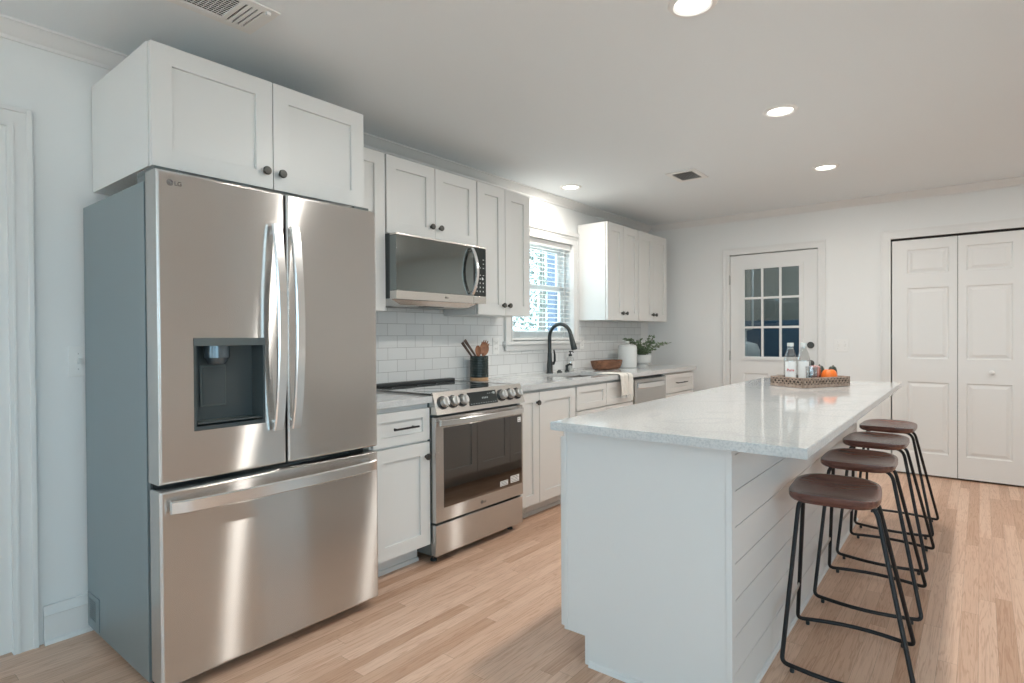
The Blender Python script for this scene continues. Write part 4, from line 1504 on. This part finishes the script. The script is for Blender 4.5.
# ------------------------------------------------------------------ microwave
MY0, MY1, MZ0, MZ1 = 2.121, 2.877, 1.4457, 1.816
mw = thing('microwave', 'stainless over the range microwave under the wall cabinets', 'microwave', (.2, 2.5, MZ0))
mb = MB(); mb.box(.0095, .358, MY0, MY1, MZ0 + .004, MZ1, .003); mb.build('body', MT['slate2'], mw)['label'] = 'dark grey microwave case'
mb = MB(); mb.box(.3585, .414, MY0, 2.757, MZ0, 1.493, .002); mb.box(.3585, .414, 2.759, MY1, MZ0, 1.493, .002); mb.build('lower_strip', MT['steel2'], mw)
mb = MB(); mb.box(.3585, .414, MY0, 2.757, 1.4935, MZ1 - .012, .003); md = mb.build('door', MT['mglass'], mw); md['label'] = 'dark mirrored glass microwave door'
mb = MB(); mb.box(.3585, .4135, MY0, MY1, MZ1 - .0115, MZ1, .002); mb.build('top_strip', MT['steel2'], mw)
mb = MB(); mb.box(.3585, .414, 2.759, MY1, 1.4935, MZ1 - .012, .003); mp_ = mb.build('control_panel', MT['bglass2'], mw)
mb = MB()
for r in range(8):
    for c in range(3):
        y = 2.785 + c * .030; z = 1.520 + r * .027 + (.02 if r > 4 else 0)
        if r > 5 and c == 1:
            continue
        mb.box(.4141, .4144, y, y + (.006 if r < 4 else .011), z, z + (.009 if r < 4 else .004))
mb.box(.4141, .4144, 2.835, 2.847, 1.600, 1.616)
mb.build('keypad_mark', MT['mark'], mp_, smooth=0, weld=False)
mb = MB(); n = 20
pts = [(.428 + .045 * math.sin(math.pi * k / n) ** .8, 2.728, 1.500 + .295 * k / n) for k in range(n + 1)]
mb.sweep_rect(pts, (0, 1, 0), .012, .007, (1, 0, 0))
for z in (1.515, 1.780):
    mb.tube([(.412, 2.728, z), (.434, 2.728, z)], .008, 10)
mb.build('handle', MT['chrome'], md)
badge(mw, .414, 2.505, 1.469, .013)
mb = MB()
T0 = [(.03, MY0 + .01, MZ0 + .0035), (.35, MY0 + .01, MZ0 + .0035), (.35, MY1 - .01, MZ0 + .0035), (.03, MY1 - .01, MZ0 + .0035)]
T1 = [(.05, 2.22, MZ0 - .028), (.33, 2.22, MZ0 - .028), (.33, 2.78, MZ0 - .028), (.05, 2.78, MZ0 - .028)]
mb.raw(T0 + T1, [(0, 1, 5, 4), (1, 2, 6, 5), (2, 3, 7, 6), (3, 0, 4, 7), (4, 5, 6, 7), (0, 3, 2, 1)]); un = mb.build('underside_panel', MT['steel2'], mw, smooth=0)
for (a, b) in ((2.24, 2.48), (2.52, 2.76)):
    mb = MB(); mb.ring('+z', 0, (.07, .23, a, b), (.082, .218, a + .012, b - .012), MZ0 - .032, MZ0 - .0282)
    for k in range(12):
        mb.box(.082, .218, a + .016 + k * .0165, a + .024 + k * .0165, MZ0 - .0315, MZ0 - .0285)
    mb.build('grease_filter', MT['hingem'], un, smooth=0, weld=False)
mb = MB(); mb.box(.25, .33, 2.43, 2.57, MZ0 - .0315, MZ0 - .0282, .001); mb.build('lamp_cover', MT['dark'], un)

# ------------------------------------------------------------------ island
IX0, IX1, IY0, IY1 = 1.7005, 2.332, 1.86, 4.44
isl = thing('kitchen_island', 'white island base with shiplap side and plain end panel', 'island', (1.7005, 1.86, 0))
isl.rotation_euler = (0, 0, .0100)
mb = MB(); mb.box(IX0, IX1 - .018, IY0 + .019, IY1, .106, .883); mb.box(1.792, IX1 - .018, IY0 + .019, IY1, 0, .106); mb.build('body', MT['island'], isl, smooth=0)
mb = MB(); mb.prism([(IX0, IY0, .106), (1.791, IY0, .106), (1.791, IY0, 0), (IX1 - .018, IY0, 0), (IX1 - .018, IY0, .883), (IX0, IY0, .883)], (0, .0185, 0)); mb.build('end_panel', MT['island'], isl, smooth=0)
mb = MB(); mb.box(IX0, IX0 + .014, IY0 - .0025, IY0 - .0003, .106, .882, .0005); mb.build('corner_trim', MT['island'], isl)
mb = MB(); mb.box(IX1 - .0175, IX1 + .002, IY0 - .0025, IY0 + .030, .02, .882, .0015); mb.build('corner_trim', MT['island'], isl)
mb = MB()
z = .0
pitch = .1235
k = 0
edges = [.0, .018, .137, .255, .374, .493, .611, .728, .846, .8825]
for a, b in zip(edges, edges[1:]):
    mb.box(IX1 - .0172, IX1, IY0 + .031, IY1, a + .0013, b - .0013)
mb.build('shiplap_board', MT['island'], isl, smooth=20)['kind'] = 'stuff'
mb = MB(); mb.prism([(IX1 + .0005, IY0 - .004, 0), (IX1 + .009, IY0 - .004, 0), (IX1 + .006, IY0 - .004, .010), (IX1 + .0005, IY0 - .004, .013)], (0, IY1 - IY0, 0))
mb.prism([(1.812, IY0 - .0005, 0), (1.812, IY0 - .014, 0), (1.812, IY0 - .010, .014), (1.812, IY0 - .0005, .019)], (IX1 + .0 - 1.812, 0, 0)); mb.build('shoe_moulding', MT['island'], isl, smooth=20)
nd = 6
w = (IY1 - IY0 - .01) / nd
for k in range(nd):
    a0, a1 = IY0 + .008 + k * w + .0015, IY0 + .008 + (k + 1) * w - .0015
    mb = MB(); mb.shaker('-x', IX0 - .0015, a0, a1, .112, .842, .020, .066); d = mb.build('door', MT['island'], isl, smooth=20)
    knob(d, '-x', IX0 - .0215, a1 - .035 if k % 2 == 0 else a0 + .035, .77)
mb = MB()
Q = [(1.7034, 1.7648), (2.573, 1.7648), (2.547, 4.545), (1.690, 4.545)]
mb.prism([(x, y, .8835) for x, y in Q], (0, 0, .0305))
bmesh.ops.bevel(mb.bm, geom=mb.bm.edges[:], offset=.002, segments=2, affect='EDGES'); mb.hard = True
tag(mb.build('island_countertop', MT['quartz']), 'large polished pale quartz slab on top of the island', 'worktop')


# ------------------------------------------------------------------ stools
def make_stool(x, y, label):
    t = thing('bar_stool', label, 'stool', (x, y, 0), 'bar stools along the island')
    # seat: rounded saddle
    mb = MB(); ST, TH = .657, .031
    hx, hy, E = .150, .198, 3.8
    sxo = -.042
    nr, na = 9, 56
    top, bot = [], []
    def outline(a, r):
        ca, sa = math.cos(a), math.sin(a)
        f = (abs(ca) ** E + abs(sa) ** E) ** (-1 / E)
        return ca * f * hx * r, sa * f * hy * r
    def ztop(px, py, r):
        u, v = px / hx, py / hy
        z = ST - .024 * (1 - min(1, abs(v)) ** 2.4) * (1 - .55 * u * u)
        z -= .004 * max(0, r - .93) / .07
        return z
    for i in range(nr + 1):
        r = [0.001, .18, .36, .52, .66, .78, .87, .93, .975, 1.0][i]
        row = []
        for k in range(na):
            a = 2 * math.pi * k / na
            px, py = outline(a, r)
            row.append(mb.bm.verts.new((x + sxo + px, y + py, ztop(px, py, r))))
        top.append(row)
    for (r, dz) in ((1.004, -.006), (1.004, -.016), (.985, -.023), (.95, -TH), (.5, -TH), (.001, -TH)):
        row = []
        for k in range(na):
            a = 2 * math.pi * k / na
            px, py = outline(a, r)
            zz = (ztop(*outline(a, 1.0), 1.0) + dz) if dz > -.03 else ST - .008 + dz
            row.append(mb.bm.verts.new((x + sxo + px, y + py, zz)))
        bot.append(row)
    rows = top + bot
    for A, B in zip(rows, rows[1:]):
        for k in range(na):
            mb.bm.faces.new((A[k], A[(k + 1) % na], B[(k + 1) % na], B[k]))
    mb.build('seat', MT['walnut'], t, smooth=50)
    zt = ST - .008 - TH - .0085
    legs = {}
    for s in (-1, 1):
        yt, yb = y + s * .060, y + s * .200
        A = Vector((x - .158, yt, zt)); B = Vector((x + .092, yt, zt))
        Cc = Vector((x + .210, yb, .022)); D = Vector((x - .200, yb, .022))
        # floor bar bows outwards
        bar = [D.lerp(Cc, q) + Vector((0, s * .040 * math.sin(math.pi * q), 0)) for q in (0, .12, .25, .38, .5, .62, .75, .88, 1)]
        leg1 = round_path([A.lerp(B, .5), A, D, bar[1]], .045, 6)
        leg2 = round_path([A.lerp(B, .5), B, Cc, bar[7]], .045, 6)
        mb = MB(); mb.tube(leg1, .008, 10); mb.build('leg', MT['black'], t)
        mb = MB(); mb.tube(leg2, .008, 10); mb.build('leg', MT['black'], t)
        mb = MB(); mb.tube(bar[1:8], .008, 10); mb.build('floor_bar', MT['black'], t)
        for q in (.09, .91):
            p = D.lerp(Cc, q) + Vector((0, s * .040 * math.sin(math.pi * q), 0))
            mb = MB(); mb.lathe([(.001, 0), (.007, 0), (.008, .004), (.007, .015)], (p.x, p.y, 0), seg=12); mb.build('foot', MT['dark'], t)
        legs[s] = (A, D)
    f = .72
    p0 = legs[-1][0].lerp(legs[-1][1], f); p1 = legs[1][0].lerp(legs[1][1], f)
    mb = MB(); mb.tube([p0, p1], .007, 8, flat=(.5, 1.3)); mb.build('crossbar', MT['hingem'], t)
    return t


def copy_thing(src, loc, rz, label):
    c = src.copy(); COL.objects.link(c); c.location = loc; c.rotation_euler = (0, 0, rz); c['label'] = label
    for ch in src.children:
        d = ch.copy(); COL.objects.link(d); d.parent = c
        for g_ in ch.children:
            e_ = g_.copy(); COL.objects.link(e_); e_.parent = d
    return c


s0 = make_stool(2.556, 2.505, 'walnut topped stool nearest the near corner of the island')
s0.rotation_euler = (0, 0, math.radians(5))
for (x, y, r, lb) in ((2.540, 3.18, 1.5, 'second walnut topped stool from the near corner of the island'), (2.531, 3.82, -1, 'third walnut topped stool, next to the one nearest the closet'), (2.521, 4.47, -1, 'walnut topped stool nearest the closet doors')):
    copy_thing(s0, (x, y, 0), math.radians(r), lb)

# ------------------------------------------------------------------ tray and what stands on it
C0 = Vector((2.132, 3.735, .9145))
E2 = Vector((.50, .866, 0)); E1 = Vector((-.866, .50, 0))
LA, LB, TH_ = .245, .385, .060
tr = thing('serving_tray', 'carved lattice wooden tray on the island top', 'tray', C0)


def tp(a, b, z=0.0):
    return C0 + E1 * a + E2 * b + Vector((0, 0, z))


mb = MB(); mb.prism([tp(0, 0, .001), tp(LA, 0, .001), tp(LA, LB, .001), tp(0, LB, .001)], (0, 0, .009)); mb.build('bottom', MT['trayw'], tr, smooth=0)
for (P0_, D_, Ln, nin) in ((tp(0, 0), E1, LA, E2), (tp(0, 0), E2, LB, E1), (tp(LA, 0), E2, LB, -E1), (tp(0, LB), E1, LA, -E2)):
    mb = MB()
    T_ = .007
    def bar(p, q, hw=.0028):
        d = (q - p).normalized(); up = Vector((0, 0, 1))
        sd_ = nin.cross(d).normalized() * hw
        mb.prism([p - sd_, q - sd_, q + sd_, p + sd_], nin * T_)
    def slab(z0_, z1_):
        mb.prism([P0_ + Vector((0, 0, z0_)), P0_ + D_ * Ln + Vector((0, 0, z0_)), P0_ + D_ * Ln + Vector((0, 0, z1_)), P0_ + Vector((0, 0, z1_))], nin * (T_ + .001))
    slab(.010, .0175); slab(.0515, TH_)
    mb.prism([P0_ + Vector((0, 0, .0175)), P0_ + D_ * .008 + Vector((0, 0, .0175)), P0_ + D_ * .008 + Vector((0, 0, .0515)), P0_ + Vector((0, 0, .0515))], nin * (T_ + .001))
    mb.prism([P0_ + D_ * (Ln - .008) + Vector((0, 0, .0175)), P0_ + D_ * Ln + Vector((0, 0, .0175)), P0_ + D_ * Ln + Vector((0, 0, .0515)), P0_ + D_ * (Ln - .008) + Vector((0, 0, .0515))], nin * (T_ + .001))
    m_ = int(Ln / .0275); st = (Ln - .016) / m_
    for k in range(m_):
        p = P0_ + D_ * (.008 + k * st)
        bar(p + Vector((0, 0, .0175)), p + D_ * st + Vector((0, 0, .0515))); bar(p + D_ * st + Vector((0, 0, .0175)), p + Vector((0, 0, .0515)))
    mb.build('lattice_side', MT['trayw'], tr, smooth=0, weld=False)
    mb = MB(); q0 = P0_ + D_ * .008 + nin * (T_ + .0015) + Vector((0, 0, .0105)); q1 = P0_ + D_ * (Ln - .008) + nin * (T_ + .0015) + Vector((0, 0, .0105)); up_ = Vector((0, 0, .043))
    mb.prism([q0, q1, q1 + up_, q0 + up_], nin * .0015); mb.build('hole_shade', MT['hole_shade'], tr, smooth=0)['label'] = 'added dark strip painted as shade behind the lattice'  # added dark strip, paints the shade seen through the lattice holes


def bottle(a, b, label, lettered):
    p = tp(a, b, .0105)
    t = thing('water_bottle', label, 'bottle', p, 'bottles on the tray')
    z = p.z
    prof = [(.0, 0), (.034, 0), (.039, .005), (.039, .140), (.0385, .150), (.030, .180), (.020, .212), (.0165, .222), (.0165, .232)]
    inner = [(.015, .232), (.0145, .222), (.018, .211), (.028, .179), (.0365, .149), (.037, .140), (.037, .007), (.0, .006)]
    mb = MB(); mb.lathe([(r, z + h) for r, h in prof + inner], (p.x, p.y, 0), seg=32, caps=False); mb.build('glass', MT['bottle'], t)
    mb = MB(); mb.lathe([(.0, z + .233), (.019, z + .233), (.019, z + .255), (.0, z + .256)], (p.x, p.y, 0)); mb.lathe([(.020, z + .2225), (.0165, z + .2225), (.0165, z + .218), (.020, z + .218)], (p.x, p.y, 0), caps=False); mb.build('cap', MT['cap'], t)
    # wrap-round label on the viewing side
    aim = math.atan2(-p.y, 2.947 - p.x)
    V, F = [], []
    n = 12
    for k in range(n + 1):
        q = aim - .85 + 1.7 * k / n
        for h in (.035, .140):
            V.append((p.x + .0395 * math.cos(q), p.y + .0395 * math.sin(q), z + h))
    for k in range(n):
        F.append((2 * k, 2 * k + 2, 2 * k + 3, 2 * k + 1))
    mb = MB(); mb.raw(V, F); lb = mb.build('label', MT['water'], t)
    ax = Vector((-math.sin(aim), math.cos(aim), 0))
    nrm = Vector((math.cos(aim), math.sin(aim), 0))
    if lettered:
        text('lettering', 'Pure', .022, MT['red'], lb, Vector((p.x, p.y, z + .080)) + nrm * .0402, ax, (0, 0, 1), .0003, 'CENTER', .0004)


bottle(.193, .110, 'clear water bottle standing on the left in the tray', True)
bottle(.168, .192, 'clear water bottle standing on the right in the tray', False)


def tumbler(a, b, label, h, r):
    p = tp(a, b, .0105)
    t = thing('drinking_glass', label, 'glass', p, 'glasses on the tray')
    mb = MB(); mb.lathe([(.0, p.z), (r * .86, p.z), (r * .9, p.z + .004), (r, p.z + h), (r - .002, p.z + h), (r * .86, p.z + .008), (.0, p.z + .007)], (p.x, p.y, 0), seg=28, caps=False)
    mb.build('glass', MT['bottle'], t)
    return t, p


tumbler(.075, .155, 'clear drinking glass on the tray in front of the right bottle', .112, .034)
t_, p_ = tumbler(.110, .222, 'drinking glass with a pink paper napkin on the tray', .112, .034)
mb = MB(); mb.lathe([(.0, p_.z + .010), (.012, p_.z + .010), (.024, p_.z + .06), (.028, p_.z + .105), (.020, p_.z + .112), (.0, p_.z + .090)], (p_.x, p_.y, 0), seg=16)
mb.build('napkin', MT['pink'], t_)


def gourd(name, a, b, r, hz, m, label, cat, ribs=8, grp=None):
    p = tp(a, b, .0105)
    t = thing(name, label, cat, p, grp)
    mb = MB(); nr, na = 14, 48; rows = []
    for i in range(nr + 1):
        ph = math.pi * i / nr
        row = []
        for k in range(na):
            th = 2 * math.pi * k / na
            rr = r * math.sin(ph) ** .8 * (1 - .07 * (.5 + .5 * math.cos(ribs * th)) * math.sin(ph)) if 0 < i < nr else .0005
            z = -math.cos(ph) * hz
            dip = .16 * hz * math.exp(-(math.sin(ph) / .35) ** 2)
            z = z - dip if z > 0 else z + dip
            row.append(mb.bm.verts.new((p.x + rr * math.cos(th), p.y + rr * math.sin(th), p.z + hz * .9 + z)))
        rows.append(row)
    for A, B in zip(rows, rows[1:]):
        for k in range(na):
            mb.bm.faces.new((A[k], A[(k + 1) % na], B[(k + 1) % na], B[k]))
    mb.build('flesh', m, t, smooth=60)
    zt = p.z + hz * 1.7
    mb = MB(); mb.tube([(p.x, p.y, zt), (p.x + .002, p.y, zt + hz * .08), (p.x + .004, p.y + .003, zt + hz * .16)], .006, 8, radii=[.008, .005, .005]); mb.build('stem', MT['twig'], t)


gourd('pumpkin', .058, .281, .046, .051, MT['orange'], 'small orange pumpkin at the right end of the tray', 'pumpkin')
gourd('gourd', .150, .300, .036, .062, MT['gourd'], 'taller dark gourd between the pink napkin glass and the pumpkin', 'gourd', 6, 'dark gourds on the tray')
gourd('gourd', .092, .348, .028, .060, MT['gourd'], 'lower dark gourd peeking out behind the orange pumpkin', 'gourd', 6, 'dark gourds on the tray')
